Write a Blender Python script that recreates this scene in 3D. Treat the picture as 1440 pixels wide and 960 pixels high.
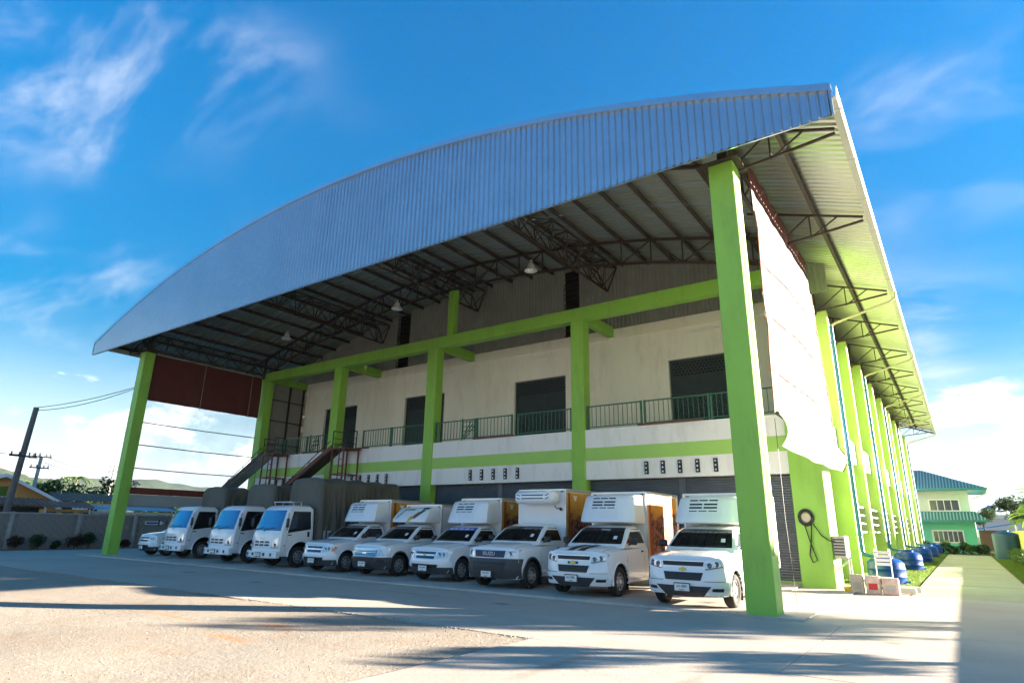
import bpy, bmesh, math, random
from mathutils import Vector, Matrix, noise
random.seed(7)
for _o in list(bpy.data.objects): bpy.data.objects.remove(_o)
S = bpy.context.scene
C = S.collection
PI = math.pi

# ------------------------------------------------------------------ camera
def cam_matrix(yaw, pit, rol, loc):
    y, p, r = map(math.radians, (yaw, pit, rol))
    fw = Vector((-math.sin(y)*math.cos(p), math.cos(y)*math.cos(p), math.sin(p)))
    rt = Vector((math.cos(y), math.sin(y), 0)); up = rt.cross(fw)
    r2 = rt*math.cos(r) + up*math.sin(r); u2 = -rt*math.sin(r) + up*math.cos(r)
    m = Matrix.Identity(4)
    for i in range(3):
        m[i][0] = r2[i]; m[i][1] = u2[i]; m[i][2] = -fw[i]; m[i][3] = loc[i]
    return m
cd = bpy.data.cameras.new('camera'); cam = bpy.data.objects.new('camera', cd); C.objects.link(cam)
cd.sensor_width = 36; cd.sensor_fit = 'HORIZONTAL'; cd.lens = 862.63*36/1440
cd.clip_start = 0.1; cd.clip_end = 20000
cam.matrix_world = cam_matrix(35.513, 16.802, 0.982, (0, 0, 1.7))
S.camera = cam

# ------------------------------------------------------------------ light
SUN_AZ, SUN_EL = 36.5, 10.2           # azimuth from +X towards +Y
SUN_STRENGTH, SKY_STRENGTH, EXPOSURE = 2.0, 0.15, 4.45
az, el = math.radians(SUN_AZ), math.radians(SUN_EL)
sund = Vector((math.cos(az)*math.cos(el), math.sin(az)*math.cos(el), math.sin(el)))
sl = bpy.data.lights.new('sun', 'SUN'); sl.energy = SUN_STRENGTH; sl.angle = math.radians(0.5); sl.color = (1, 0.88, 0.72)
so = bpy.data.objects.new('sun', sl); C.objects.link(so)
so.rotation_euler = (-sund).to_track_quat('-Z', 'Y').to_euler(); so.location = (30, 30, 60)
S.view_settings.view_transform = 'Standard'; S.view_settings.look = 'None'
S.view_settings.exposure = EXPOSURE; S.view_settings.gamma = 1.0
try: S.view_settings.use_curve_mapping = False
except Exception: pass
w = bpy.data.worlds.new('World'); S.world = w; w.use_nodes = True
nt = w.node_tree; nt.nodes.clear()
def wn(t, **k):
    n = nt.nodes.new(t)
    for a, b in k.items(): setattr(n, a, b)
    return n
def wl(a, b): nt.links.new(a, b)
def wmath(op, a, b=None, clamp=False):
    n = wn('ShaderNodeMath', operation=op); n.use_clamp = clamp
    for i, v in enumerate((a, b)):
        if v is None: continue
        if isinstance(v, (int, float)): n.inputs[i].default_value = v
        else: wl(v, n.inputs[i])
    return n.outputs[0]
def wn_ramp(v, lo, hi):
    m = wn('ShaderNodeMapRange'); m.interpolation_type = 'SMOOTHSTEP'
    m.inputs[1].default_value = lo; m.inputs[2].default_value = hi; wl(v, m.inputs[0]); return m.outputs[0]
sky = wn('ShaderNodeTexSky', sky_type='NISHITA'); sky.sun_disc = False
sky.sun_elevation = el; sky.sun_rotation = math.radians(90 - SUN_AZ)
sky.air_density = 1.15; sky.dust_density = 0.25; sky.ozone_density = 3.0
hs = wn('ShaderNodeHueSaturation'); hs.inputs['Hue'].default_value = 0.504; hs.inputs['Saturation'].default_value = 1.7; hs.inputs['Value'].default_value = 0.117
tc = wn('ShaderNodeTexCoord'); sep = wn('ShaderNodeSeparateXYZ'); wl(tc.outputs['Generated'], sep.inputs[0])
wl(sky.outputs[0], hs.inputs['Color'])
zc = wmath('MAXIMUM', sep.outputs[2], 0.0)
lowdim = wmath('ADD', wmath('MULTIPLY', wn_ramp(zc, 0.05, 0.75), 0.5), 0.5)
skm = wn('ShaderNodeMixRGB', blend_type='MULTIPLY'); skm.inputs[0].default_value = 1; wl(hs.outputs[0], skm.inputs[1]); wl(lowdim, skm.inputs[2])
# wisps: planar layer high above
den = wmath('ADD', zc, 0.22)
px = wmath('DIVIDE', sep.outputs[0], den); py = wmath('DIVIDE', sep.outputs[1], den)
cmb = wn('ShaderNodeCombineXYZ'); wl(px, cmb.inputs[0]); wl(py, cmb.inputs[1])
def wnoise(vec, scale, detail, rough, dist, loc=(0, 0, 0), sc=(1, 1, 1), rot=0.0):
    mp = wn('ShaderNodeMapping'); mp.inputs['Location'].default_value = loc; mp.inputs['Scale'].default_value = sc
    mp.inputs['Rotation'].default_value = (0, 0, rot); wl(vec, mp.inputs[0])
    n = wn('ShaderNodeTexNoise'); n.inputs['Scale'].default_value = scale; n.inputs['Detail'].default_value = detail
    n.inputs['Roughness'].default_value = rough; n.inputs['Distortion'].default_value = dist
    wl(mp.outputs[0], n.inputs['Vector']); return n.outputs[0]
def wramp(v, lo, hi):
    m = wn('ShaderNodeMapRange'); m.interpolation_type = 'SMOOTHSTEP'
    m.inputs[1].default_value = lo; m.inputs[2].default_value = hi; wl(v, m.inputs[0]); return m.outputs[0]
CIR_LOC = (5.6, 5.7, 0.0); CUM_LOC = (5.1, 1.1, 0.0); CUM_MASK = (8.3, 0.0, 0.0)
c1 = wramp(wnoise(cmb.outputs[0], 1.5, 9, 0.62, 0.5, CIR_LOC, (1, 1.8, 1), 0.5), 0.45, 0.76)
c2 = wramp(wnoise(cmb.outputs[0], 0.75, 3, 0.5, 0.2, (CIR_LOC[0]+5, CIR_LOC[1], 0)), 0.46, 0.66)
cir = wmath('MULTIPLY', wmath('MULTIPLY', c1, c2), 0.85)
# cumulus: puffs banked low over the horizon
cu = wnoise(tc.outputs['Generated'], 4.2, 10, 0.6, 0.15, CUM_LOC, (1, 1, 2.1))
band = wmath('SUBTRACT', cu, wmath('MULTIPLY', zc, 1.0))
cmask = wramp(wnoise(tc.outputs['Generated'], 1.1, 2, 0.5, 0.0, CUM_MASK), 0.38, 0.50)
cum = wmath('MULTIPLY', wmath('MULTIPLY', wramp(band, 0.36, 0.46), cmask), wramp(sep.outputs[2], 0.34, 0.14))
haze = wmath('MULTIPLY', wramp(sep.outputs[2], 0.30, -0.02), 0.97)
mx = wn('ShaderNodeMixRGB'); mx.inputs[2].default_value = (0.34, 0.40, 0.44, 1); wl(haze, mx.inputs[0]); wl(skm.outputs[0], mx.inputs[1])
mx1 = wn('ShaderNodeMixRGB'); mx1.inputs[2].default_value = (0.36, 0.385, 0.42, 1); wl(cir, mx1.inputs[0]); wl(mx.outputs[0], mx1.inputs[1])
shade = wnoise(tc.outputs['Generated'], 9.0, 6, 0.6, 0.3, (CUM_LOC[0], CUM_LOC[1], 0.06), (1, 1, 2.1))
cc = wn('ShaderNodeMixRGB'); cc.inputs[1].default_value = (0.95, 0.93, 0.90, 1); cc.inputs[2].default_value = (0.36, 0.385, 0.42, 1); wl(wramp(shade, 0.40, 0.56), cc.inputs[0])
mx2 = wn('ShaderNodeMixRGB'); wl(cum, mx2.inputs[0]); wl(mx1.outputs[0], mx2.inputs[1]); wl(cc.outputs[0], mx2.inputs[2])
bg = wn('ShaderNodeBackground'); bg.inputs[1].default_value = SKY_STRENGTH; wl(mx2.outputs[0], bg.inputs[0])
ow = wn('ShaderNodeOutputWorld'); wl(bg.outputs[0], ow.inputs[0])

# ------------------------------------------------------------------ materials
MATS = {}
def mat(name, col, rough=0.6, metal=0.0, var=0.0, vscale=3.0, bump=0.0, bscale=30.0, dirt=0.0, dcol=(0.1, 0.08, 0.06), dscale=1.2,
        spec=0.5, coat=0.0, trans=0.0, alpha=None, rvar=0.0, stretch=(1, 1, 1), emit=None, sub=0.0):
    if name in MATS: return MATS[name]
    m = bpy.data.materials.new(name); m.use_nodes = True; t = m.node_tree; b = t.nodes['Principled BSDF']
    b.inputs['Base Color'].default_value = (*col, 1); b.inputs['Roughness'].default_value = rough; b.inputs['Metallic'].default_value = metal
    b.inputs['Specular IOR Level'].default_value = spec; b.inputs['Coat Weight'].default_value = coat; b.inputs['Coat Roughness'].default_value = 0.05
    if trans: b.inputs['Transmission Weight'].default_value = trans
    if emit: b.inputs['Emission Color'].default_value = (*emit[:3], 1); b.inputs['Emission Strength'].default_value = emit[3]
    if alpha is not None: b.inputs['Alpha'].default_value = alpha
    if var or bump or dirt or rvar:
        tcn = t.nodes.new('ShaderNodeTexCoord'); mp = t.nodes.new('ShaderNodeMapping'); mp.inputs['Scale'].default_value = stretch
        t.links.new(tcn.outputs['Object'], mp.inputs[0])
        def nz(sc, det=6, ro=0.6):
            n = t.nodes.new('ShaderNodeTexNoise'); n.inputs['Scale'].default_value = sc; n.inputs['Detail'].default_value = det; n.inputs['Roughness'].default_value = ro
            t.links.new(mp.outputs[0], n.inputs['Vector']); return n.outputs[0]
        csock = None
        if var:
            r = t.nodes.new('ShaderNodeMapRange'); r.inputs[1].default_value = 0.3; r.inputs[2].default_value = 0.7
            r.inputs[3].default_value = 1-var; r.inputs[4].default_value = 1+var; t.links.new(nz(vscale), r.inputs[0])
            mu = t.nodes.new('ShaderNodeMixRGB'); mu.blend_type = 'MULTIPLY'; mu.inputs[0].default_value = 1; mu.inputs[1].default_value = (*col, 1)
            t.links.new(r.outputs[0], mu.inputs[2]); csock = mu.outputs[0]
        if dirt:
            r = t.nodes.new('ShaderNodeMapRange'); r.inputs[1].default_value = 0.5; r.inputs[2].default_value = 0.75; r.inputs[4].default_value = dirt
            t.links.new(nz(dscale, 9, 0.68), r.inputs[0])
            mu = t.nodes.new('ShaderNodeMixRGB'); mu.inputs[1].default_value = (*col, 1); mu.inputs[2].default_value = (*dcol, 1)
            if csock: t.links.new(csock, mu.inputs[1])
            t.links.new(r.outputs[0], mu.inputs[0]); csock = mu.outputs[0]
        if csock: t.links.new(csock, b.inputs['Base Color'])
        if rvar:
            r = t.nodes.new('ShaderNodeMapRange'); r.inputs[3].default_value = max(0, rough-rvar); r.inputs[4].default_value = rough+rvar
            t.links.new(nz(vscale*0.7), r.inputs[0]); t.links.new(r.outputs[0], b.inputs['Roughness'])
        if bump:
            bp = t.nodes.new('ShaderNodeBump'); bp.inputs['Strength'].default_value = 1; bp.inputs['Distance'].default_value = bump
            t.links.new(nz(bscale, 8, 0.65), bp.inputs['Height']); t.links.new(bp.outputs[0], b.inputs['Normal'])
    MATS[name] = m; return m
mat('green', (0.26, 0.53, 0.068), 0.55, var=0.09, vscale=0.8, bump=0.003, bscale=25, dirt=0.5, dcol=(0.16, 0.26, 0.06), dscale=2.2, stretch=(1, 1, 0.3))
mat('green_band', (0.36, 0.62, 0.13), 0.6, var=0.05, vscale=1.0, bump=0.002, bscale=25, dirt=0.15, dcol=(0.22, 0.36, 0.1))
mat('green_bounce_lit', (0.38, 0.52, 0.14), 0.6, var=0.08, vscale=0.8, bump=0.002, bscale=25, dirt=0.2, dcol=(0.3, 0.38, 0.12))  # flank green made paler: bounce off path and grass put into the colour
mat('white_wall', (0.84, 0.84, 0.82), 0.7, var=0.04, vscale=1.0, bump=0.002, bscale=20, dirt=0.55, dcol=(0.48, 0.46, 0.41), dscale=2.0, stretch=(1, 1, 0.3))
mat('cream_wall', (0.84, 0.79, 0.66), 0.75, var=0.05, vscale=0.7, bump=0.002, bscale=20, dirt=0.5, dcol=(0.52, 0.46, 0.36), dscale=1.6, stretch=(1, 1, 0.25))
mat('zinc', (0.45, 0.52, 0.59), 0.20, 0.74, var=0.06, vscale=0.8, rvar=0.06, dirt=0.12, dcol=(0.28, 0.31, 0.35), dscale=1.2)
mat('zinc_roof', (0.34, 0.35, 0.31), 0.36, 0.6, var=0.08, vscale=1.0, rvar=0.08, dirt=0.25, dcol=(0.28, 0.27, 0.24), dscale=1.0)
mat('zinc_wall', (0.42, 0.42, 0.39), 0.5, 0.55, var=0.1, vscale=1.0, dirt=0.35, dcol=(0.22, 0.21, 0.18), dscale=0.9)
mat('steel_brown', (0.055, 0.038, 0.032), 0.6, 0.1, var=0.25, vscale=4)
mat('steel_red', (0.16, 0.045, 0.03), 0.6, 0.1, var=0.25, vscale=6)
mat('steel_dark', (0.03, 0.028, 0.03), 0.55, 0.2)
mat('shutter_slate', (0.034, 0.050, 0.054), 0.5, 0.1, var=0.12, vscale=2)
mat('shutter_grey', (0.085, 0.10, 0.12), 0.45, 0.2, var=0.12, vscale=2)
mat('void', (0.006, 0.006, 0.008), 0.9)
mat('rail_green', (0.035, 0.13, 0.075), 0.5, 0.1, var=0.15, vscale=6)
mat('galv', (0.55, 0.56, 0.56), 0.4, 0.8, var=0.12, vscale=5, dirt=0.2, dcol=(0.3, 0.28, 0.24))
mat('gutter_white', (0.42, 0.42, 0.40), 0.5, 0.0, var=0.06, dirt=0.3, dcol=(0.45, 0.42, 0.36))
mat('pipe_teal', (0.004, 0.12, 0.27), 0.35, 0.0, var=0.08, vscale=3)
mat('pipe_beige', (0.50, 0.46, 0.33), 0.5)
mat('tank_blue', (0.002, 0.05, 0.26), 0.35, 0.0, var=0.1, vscale=2, dirt=0.15, dcol=(0.15, 0.18, 0.25), dscale=2)
mat('tank_dark', (0.005, 0.05, 0.14), 0.4, 0.0, var=0.1)
mat('maroon', (0.105, 0.022, 0.020), 0.75, var=0.15, vscale=1.5, stretch=(1, 3, 0.4))
mat('red_band', (0.17, 0.035, 0.025), 0.7, var=0.2)
mat('lamp_metal', (0.8, 0.8, 0.78), 0.3, 0.6)
mat('fluoro', (0.85, 0.85, 0.82), 0.5)
mat('concrete_block', (0.25, 0.235, 0.215), 0.9, var=0.2, vscale=2.2, bump=0.006, bscale=14, dirt=0.55, dcol=(0.13, 0.11, 0.095), dscale=0.8)
mat('concrete_post', (0.36, 0.35, 0.33), 0.85, var=0.12, vscale=3, bump=0.003, dirt=0.4, dcol=(0.2, 0.18, 0.16))
mat('kerb', (0.55, 0.53, 0.49), 0.85, var=0.12, vscale=2, bump=0.003)
mat('white_paint', (0.85, 0.86, 0.86), 0.22, 0.0, coat=0.6, var=0.02, vscale=1.5, dirt=0.10, dcol=(0.55, 0.52, 0.47), dscale=1.5)
mat('box_white', (0.78, 0.79, 0.79), 0.4, 0.0, var=0.03, vscale=1.5, dirt=0.15, dcol=(0.55, 0.52, 0.46), dscale=1.3)
mat('alu', (0.62, 0.62, 0.62), 0.38, 0.85, var=0.08)
mat('chrome', (0.75, 0.75, 0.75), 0.28, 0.85)
mat('plastic_dark', (0.045, 0.046, 0.05), 0.55, var=0.15, vscale=3, dirt=0.3, dcol=(0.12, 0.11, 0.10))
mat('black', (0.012, 0.012, 0.014), 0.5)
mat('glass_dark', (0.010, 0.012, 0.014), 0.04, spec=0.7, coat=0.3)
mat('glass_sky_tint', (0.11, 0.22, 0.34), 0.03, 0.65, spec=1.0, coat=1.0)  # blue sky reflection put into the windscreen base colour
mat('lens', (0.66, 0.68, 0.70), 0.12, 0.35, coat=1.0, var=0.25, vscale=14)
mat('lens_dark', (0.10, 0.11, 0.13), 0.1, 0.4, coat=1.0)
mat('amber', (0.70, 0.11, 0.01), 0.15, coat=1.0)
mat('tyre', (0.022, 0.021, 0.02), 0.85, var=0.2, vscale=6, dirt=0.3, dcol=(0.09, 0.075, 0.06))
mat('rim', (0.42, 0.42, 0.42), 0.4, 0.7, var=0.15, vscale=6, dirt=0.3, dcol=(0.12, 0.10, 0.085), dscale=5)
mat('plate_white', (0.78, 0.78, 0.74), 0.5)
mat('ink', (0.015, 0.015, 0.018), 0.6)
mat('gold', (0.55, 0.38, 0.10), 0.35, 0.7)
mat('blue_film', (0.015, 0.06, 0.42), 0.3)
mat('red_ink', (0.55, 0.03, 0.03), 0.5)
mat('white_ink', (0.8, 0.8, 0.8), 0.5)
mat('logo_green', (0.01, 0.16, 0.10), 0.5)
mat('logo_yellow', (0.75, 0.42, 0.03), 0.5)
mat('logo_navy', (0.02, 0.04, 0.10), 0.5)
mat('orange_stripe', (0.70, 0.30, 0.03), 0.45)
mat('brown_stripe', (0.30, 0.07, 0.015), 0.45)
mat('canvas', (0.115, 0.11, 0.088), 0.85, var=0.22, vscale=1.2, bump=0.012, bscale=5, dirt=0.4, dcol=(0.13, 0.12, 0.095), dscale=0.9, stretch=(1, 1, 0.5))
mat('soil', (0.20, 0.125, 0.07), 0.95, var=0.25, vscale=0.6)
mat('trunk', (0.13, 0.095, 0.065), 0.9, var=0.3, vscale=8, bump=0.01, bscale=20)
mat('roof_tile_brown', (0.20, 0.11, 0.075), 0.8, var=0.25, vscale=3)
mat('roof_rust', (0.30, 0.11, 0.06), 0.7, 0.2, var=0.3, vscale=1.5)
mat('roof_zincold', (0.34, 0.36, 0.38), 0.5, 0.5, var=0.2, vscale=1)
mat('roof_teal_pale', (0.30, 0.46, 0.46), 0.45, 0.1)
mat('roof_teal', (0.015, 0.17, 0.18), 0.45, 0.1, var=0.1)
mat('orange_wall', (0.66, 0.32, 0.09), 0.8, var=0.06)
mat('mint_wall', (0.13, 0.58, 0.42), 0.75, var=0.05)
mat('pale_wall', (0.52, 0.62, 0.52), 0.75, var=0.05)
mat('window_glass', (0.03, 0.04, 0.045), 0.06, spec=0.7)
mat('frame_white', (0.75, 0.75, 0.73), 0.5)
mat('fence_green', (0.50, 0.50, 0.16), 0.6, var=0.1)
mat('stone', (0.26, 0.21, 0.16), 0.9, var=0.3, vscale=0.4)
mat('violet_wall', (0.55, 0.55, 0.62), 0.7)
mat('signblue', (0.02, 0.10, 0.38), 0.5)
mat('pole_wood', (0.13, 0.12, 0.11), 0.85, var=0.2, vscale=3)
def clear_film():
    m = bpy.data.materials.new('clear_film'); m.use_nodes = True; t = m.node_tree; t.nodes.clear()
    tr = t.nodes.new('ShaderNodeBsdfTransparent'); tr.inputs[0].default_value = (0.90, 0.93, 0.95, 1)
    d = t.nodes.new('ShaderNodeBsdfTranslucent'); d.inputs[0].default_value = (0.75, 0.78, 0.80, 1)
    g = t.nodes.new('ShaderNodeBsdfGlossy'); g.inputs[1].default_value = 0.18; g.inputs[0].default_value = (0.8, 0.8, 0.8, 1)
    tcn = t.nodes.new('ShaderNodeTexCoord'); n = t.nodes.new('ShaderNodeTexNoise'); n.inputs['Scale'].default_value = 1.4; n.inputs['Detail'].default_value = 6
    t.links.new(tcn.outputs['Object'], n.inputs['Vector'])
    r = t.nodes.new('ShaderNodeMapRange'); r.inputs[1].default_value = 0.35; r.inputs[2].default_value = 0.7; r.inputs[3].default_value = 0.06; r.inputs[4].default_value = 0.22
    t.links.new(n.outputs[0], r.inputs[0])
    m1 = t.nodes.new('ShaderNodeMixShader'); t.links.new(r.outputs[0], m1.inputs[0]); t.links.new(tr.outputs[0], m1.inputs[1]); t.links.new(d.outputs[0], m1.inputs[2])
    m2 = t.nodes.new('ShaderNodeMixShader'); m2.inputs[0].default_value = 0.05; t.links.new(m1.outputs[0], m2.inputs[1]); t.links.new(g.outputs[0], m2.inputs[2])
    o = t.nodes.new('ShaderNodeOutputMaterial'); t.links.new(m2.outputs[0], o.inputs[0]); MATS['clear_film'] = m
clear_film()
def sheet_mat(name, col, tl, bump=0.01, bs=3.0, var=0.1):
    m = bpy.data.materials.new(name); m.use_nodes = True; t = m.node_tree; b = t.nodes['Principled BSDF']
    b.inputs['Base Color'].default_value = (*col, 1); b.inputs['Roughness'].default_value = 0.65
    tcn = t.nodes.new('ShaderNodeTexCoord'); n = t.nodes.new('ShaderNodeTexNoise'); n.inputs['Scale'].default_value = bs; n.inputs['Detail'].default_value = 7
    t.links.new(tcn.outputs['Object'], n.inputs['Vector'])
    bp = t.nodes.new('ShaderNodeBump'); bp.inputs['Distance'].default_value = bump; t.links.new(n.outputs[0], bp.inputs['Height']); t.links.new(bp.outputs[0], b.inputs['Normal'])
    tr = t.nodes.new('ShaderNodeBsdfTranslucent'); tr.inputs[0].default_value = (*col, 1); t.links.new(bp.outputs[0], tr.inputs['Normal'])
    mx_ = t.nodes.new('ShaderNodeMixShader'); mx_.inputs[0].default_value = tl
    t.links.new(b.outputs[0], mx_.inputs[1]); t.links.new(tr.outputs[0], mx_.inputs[2])
    t.links.new(mx_.outputs[0], t.nodes['Material Output'].inputs[0]); MATS[name] = m
sheet_mat('white_sheet', (0.34, 0.33, 0.30), 0.3, 0.04, 2.0)
sheet_mat('grey_film', (0.24, 0.29, 0.27), 0.4, 0.01, 2.5)
def leaf_mat(name, c1_, c2_, tl=0.35):
    m = bpy.data.materials.new(name); m.use_nodes = True; t = m.node_tree; b = t.nodes['Principled BSDF']; b.inputs['Roughness'].default_value = 0.5
    g = t.nodes.new('ShaderNodeNewGeometry'); tcn = t.nodes.new('ShaderNodeTexCoord'); n = t.nodes.new('ShaderNodeTexNoise'); n.inputs['Scale'].default_value = 1.6; n.inputs['Detail'].default_value = 4
    t.links.new(tcn.outputs['Object'], n.inputs['Vector'])
    a = t.nodes.new('ShaderNodeMath'); a.operation = 'ADD'; t.links.new(g.outputs['Random Per Island'], a.inputs[0]); t.links.new(n.outputs[0], a.inputs[1])
    h = t.nodes.new('ShaderNodeMath'); h.operation = 'MULTIPLY'; h.inputs[1].default_value = 0.5; t.links.new(a.outputs[0], h.inputs[0])
    mi = t.nodes.new('ShaderNodeMixRGB'); mi.inputs[1].default_value = (*c1_, 1); mi.inputs[2].default_value = (*c2_, 1); t.links.new(h.outputs[0], mi.inputs[0])
    t.links.new(mi.outputs[0], b.inputs['Base Color']); tr = t.nodes.new('ShaderNodeBsdfTranslucent'); t.links.new(mi.outputs[0], tr.inputs[0])
    mm = t.nodes.new('ShaderNodeMixShader'); mm.inputs[0].default_value = tl; t.links.new(b.outputs[0], mm.inputs[1]); t.links.new(tr.outputs[0], mm.inputs[2])
    t.links.new(mm.outputs[0], t.nodes['Material Output'].inputs[0]); MATS[name] = m
leaf_mat('leaf_dark', (0.018, 0.045, 0.012), (0.06, 0.12, 0.028))
leaf_mat('leaf_mid', (0.035, 0.085, 0.015), (0.12, 0.20, 0.04))
leaf_mat('leaf_bright', (0.09, 0.20, 0.02), (0.26, 0.40, 0.05), 0.5)
leaf_mat('leaf_red', (0.03, 0.03, 0.012), (0.13, 0.035, 0.02))
leaf_mat('grass', (0.07, 0.14, 0.012), (0.17, 0.24, 0.03), 0.4)

# ground materials
def ground_mat(name, ca, cb, stain, stain_amt, bump, bscale, fine=60.0, spot=None):
    m = bpy.data.materials.new(name); m.use_nodes = True; t = m.node_tree; b = t.nodes['Principled BSDF']; b.inputs['Roughness'].default_value = 0.9; b.inputs['Specular IOR Level'].default_value = 0.25
    tcn = t.nodes.new('ShaderNodeTexCoord')
    def nz(sc, det=8, ro=0.62, st=(1, 1, 1)):
        mp = t.nodes.new('ShaderNodeMapping'); mp.inputs['Scale'].default_value = st; t.links.new(tcn.outputs['Object'], mp.inputs[0])
        n = t.nodes.new('ShaderNodeTexNoise'); n.inputs['Scale'].default_value = sc; n.inputs['Detail'].default_value = det; n.inputs['Roughness'].default_value = ro
        t.links.new(mp.outputs[0], n.inputs['Vector']); return n.outputs[0]
    def rmp(v, a, c, lo=0.0, hi=1.0):
        r = t.nodes.new('ShaderNodeMapRange'); r.inputs[1].default_value = a; r.inputs[2].default_value = c; r.inputs[3].default_value = lo; r.inputs[4].default_value = hi; t.links.new(v, r.inputs[0]); return r.outputs[0]
    def mixc(f, a, c):
        x = t.nodes.new('ShaderNodeMixRGB')
        if hasattr(a, 'links'): t.links.new(a, x.inputs[1])
        else: x.inputs[1].default_value = (*a, 1)
        if hasattr(c, 'links'): t.links.new(c, x.inputs[2])
        else: x.inputs[2].default_value = (*c, 1)
        t.links.new(f, x.inputs[0]); return x.outputs[0]
    col = mixc(rmp(nz(0.35), 0.35, 0.65), ca, cb)
    col = mixc(rmp(nz(0.9, 10, 0.7), 0.52, 0.75, 0, stain_amt), col, stain)
    col = mixc(rmp(nz(0.5, 6, 0.6, (0.35, 2.5, 1)), 0.55, 0.8, 0, stain_amt*0.8), col, tuple(c*0.8 for c in stain))
    f = rmp(nz(fine, 4, 0.6), 0.3, 0.7, 0.82, 1.14)
    mu = t.nodes.new('ShaderNodeMixRGB'); mu.blend_type = 'MULTIPLY'; mu.inputs[0].default_value = 1; t.links.new(col, mu.inputs[1]); t.links.new(f, mu.inputs[2]); col = mu.outputs[0]
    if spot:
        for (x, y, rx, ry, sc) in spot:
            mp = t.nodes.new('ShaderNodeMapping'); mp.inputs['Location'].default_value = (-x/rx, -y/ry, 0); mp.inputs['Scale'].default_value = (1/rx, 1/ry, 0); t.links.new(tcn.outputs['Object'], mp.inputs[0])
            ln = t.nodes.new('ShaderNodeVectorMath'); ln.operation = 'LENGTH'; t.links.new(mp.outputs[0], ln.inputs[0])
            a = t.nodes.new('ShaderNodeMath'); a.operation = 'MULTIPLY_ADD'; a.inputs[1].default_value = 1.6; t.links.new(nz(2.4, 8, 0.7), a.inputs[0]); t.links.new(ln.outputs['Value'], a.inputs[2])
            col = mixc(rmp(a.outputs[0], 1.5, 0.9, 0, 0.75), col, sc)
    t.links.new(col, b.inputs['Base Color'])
    ad = t.nodes.new('ShaderNodeMath'); ad.operation = 'ADD'; t.links.new(nz(bscale, 9, 0.7), ad.inputs[0]); t.links.new(nz(bscale*0.12, 4), ad.inputs[1])
    bp = t.nodes.new('ShaderNodeBump'); bp.inputs['Distance'].default_value = bump; t.links.new(ad.outputs[0], bp.inputs['Height']); t.links.new(bp.outputs[0], b.inputs['Normal'])
    MATS[name] = m
ground_mat('concrete', (0.45, 0.385, 0.32), (0.52, 0.45, 0.375), (0.40, 0.33, 0.27), 0.6, 0.006, 18, 45, spot=[(-17.5, 11.6, .5, .35, (.16, .14, .12)), (-9.0, 12.4, .4, .3, (.17, .15, .13)), (-22.5, 12.2, .7, .3, (.18, .16, .14)), (-12.5, 10.9, 3.0, .16, (.30, .25, .2)), (-12.0, 12.6, 3.4, .14, (.30, .25, .2)), (-4.6, 7.6, .22, 2.4, (.34, .27, .21)), (-2.9, 7.2, .22, 2.6, (.34, .27, .21)), (-1.2, 12.5, .35, .25, (.2, .17, .15))])
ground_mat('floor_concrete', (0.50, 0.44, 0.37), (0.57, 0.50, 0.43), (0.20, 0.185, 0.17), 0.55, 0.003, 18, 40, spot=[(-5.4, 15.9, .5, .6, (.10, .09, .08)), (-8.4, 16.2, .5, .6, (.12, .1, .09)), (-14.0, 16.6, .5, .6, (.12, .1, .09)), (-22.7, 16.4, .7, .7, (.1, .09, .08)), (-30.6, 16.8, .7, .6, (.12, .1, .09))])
ground_mat('path_concrete', (0.34, 0.32, 0.24), (0.40, 0.38, 0.29), (0.24, 0.235, 0.16), 0.4, 0.004, 20, 40)
ground_mat('gravel', (0.325, 0.27, 0.21), (0.385, 0.335, 0.27), (0.36, 0.22, 0.12), 0.45, 0.018, 26, 22,
           spot=[(-10.1, 7.2, 0.7, 0.35, (0.42, 0.16, 0.055)), (-9.6, 6.0, 1.3, 0.25, (0.45, 0.22, 0.10)), (-12.5, 6.6, 1.6, 0.22, (0.46, 0.25, 0.12))])
ground_mat('terrain', (0.10, 0.12, 0.05), (0.16, 0.14, 0.08), (0.20, 0.15, 0.09), 0.5, 0.02, 6, 15)
def hill_mat():
    m = bpy.data.materials.new('forest_hill'); m.use_nodes = True; t = m.node_tree; b = t.nodes['Principled BSDF']; b.inputs['Roughness'].default_value = 0.95
    tcn = t.nodes.new('ShaderNodeTexCoord'); n = t.nodes.new('ShaderNodeTexNoise'); n.inputs['Scale'].default_value = 0.06; n.inputs['Detail'].default_value = 10; n.inputs['Roughness'].default_value = 0.75
    t.links.new(tcn.outputs['Object'], n.inputs['Vector'])
    r = t.nodes.new('ShaderNodeValToRGB'); r.color_ramp.elements[0].color = (0.008, 0.022, 0.010, 1); r.color_ramp.elements[1].color = (0.038, 0.065, 0.020, 1)
    r.color_ramp.elements[0].position = 0.35; r.color_ramp.elements[1].position = 0.68; t.links.new(n.outputs[0], r.inputs[0]); t.links.new(r.outputs[0], b.inputs['Base Color'])
    bp = t.nodes.new('ShaderNodeBump'); bp.inputs['Distance'].default_value = 6; t.links.new(n.outputs[0], bp.inputs['Height']); t.links.new(bp.outputs[0], b.inputs['Normal'])
    MATS['forest_hill'] = m
hill_mat()
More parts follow.
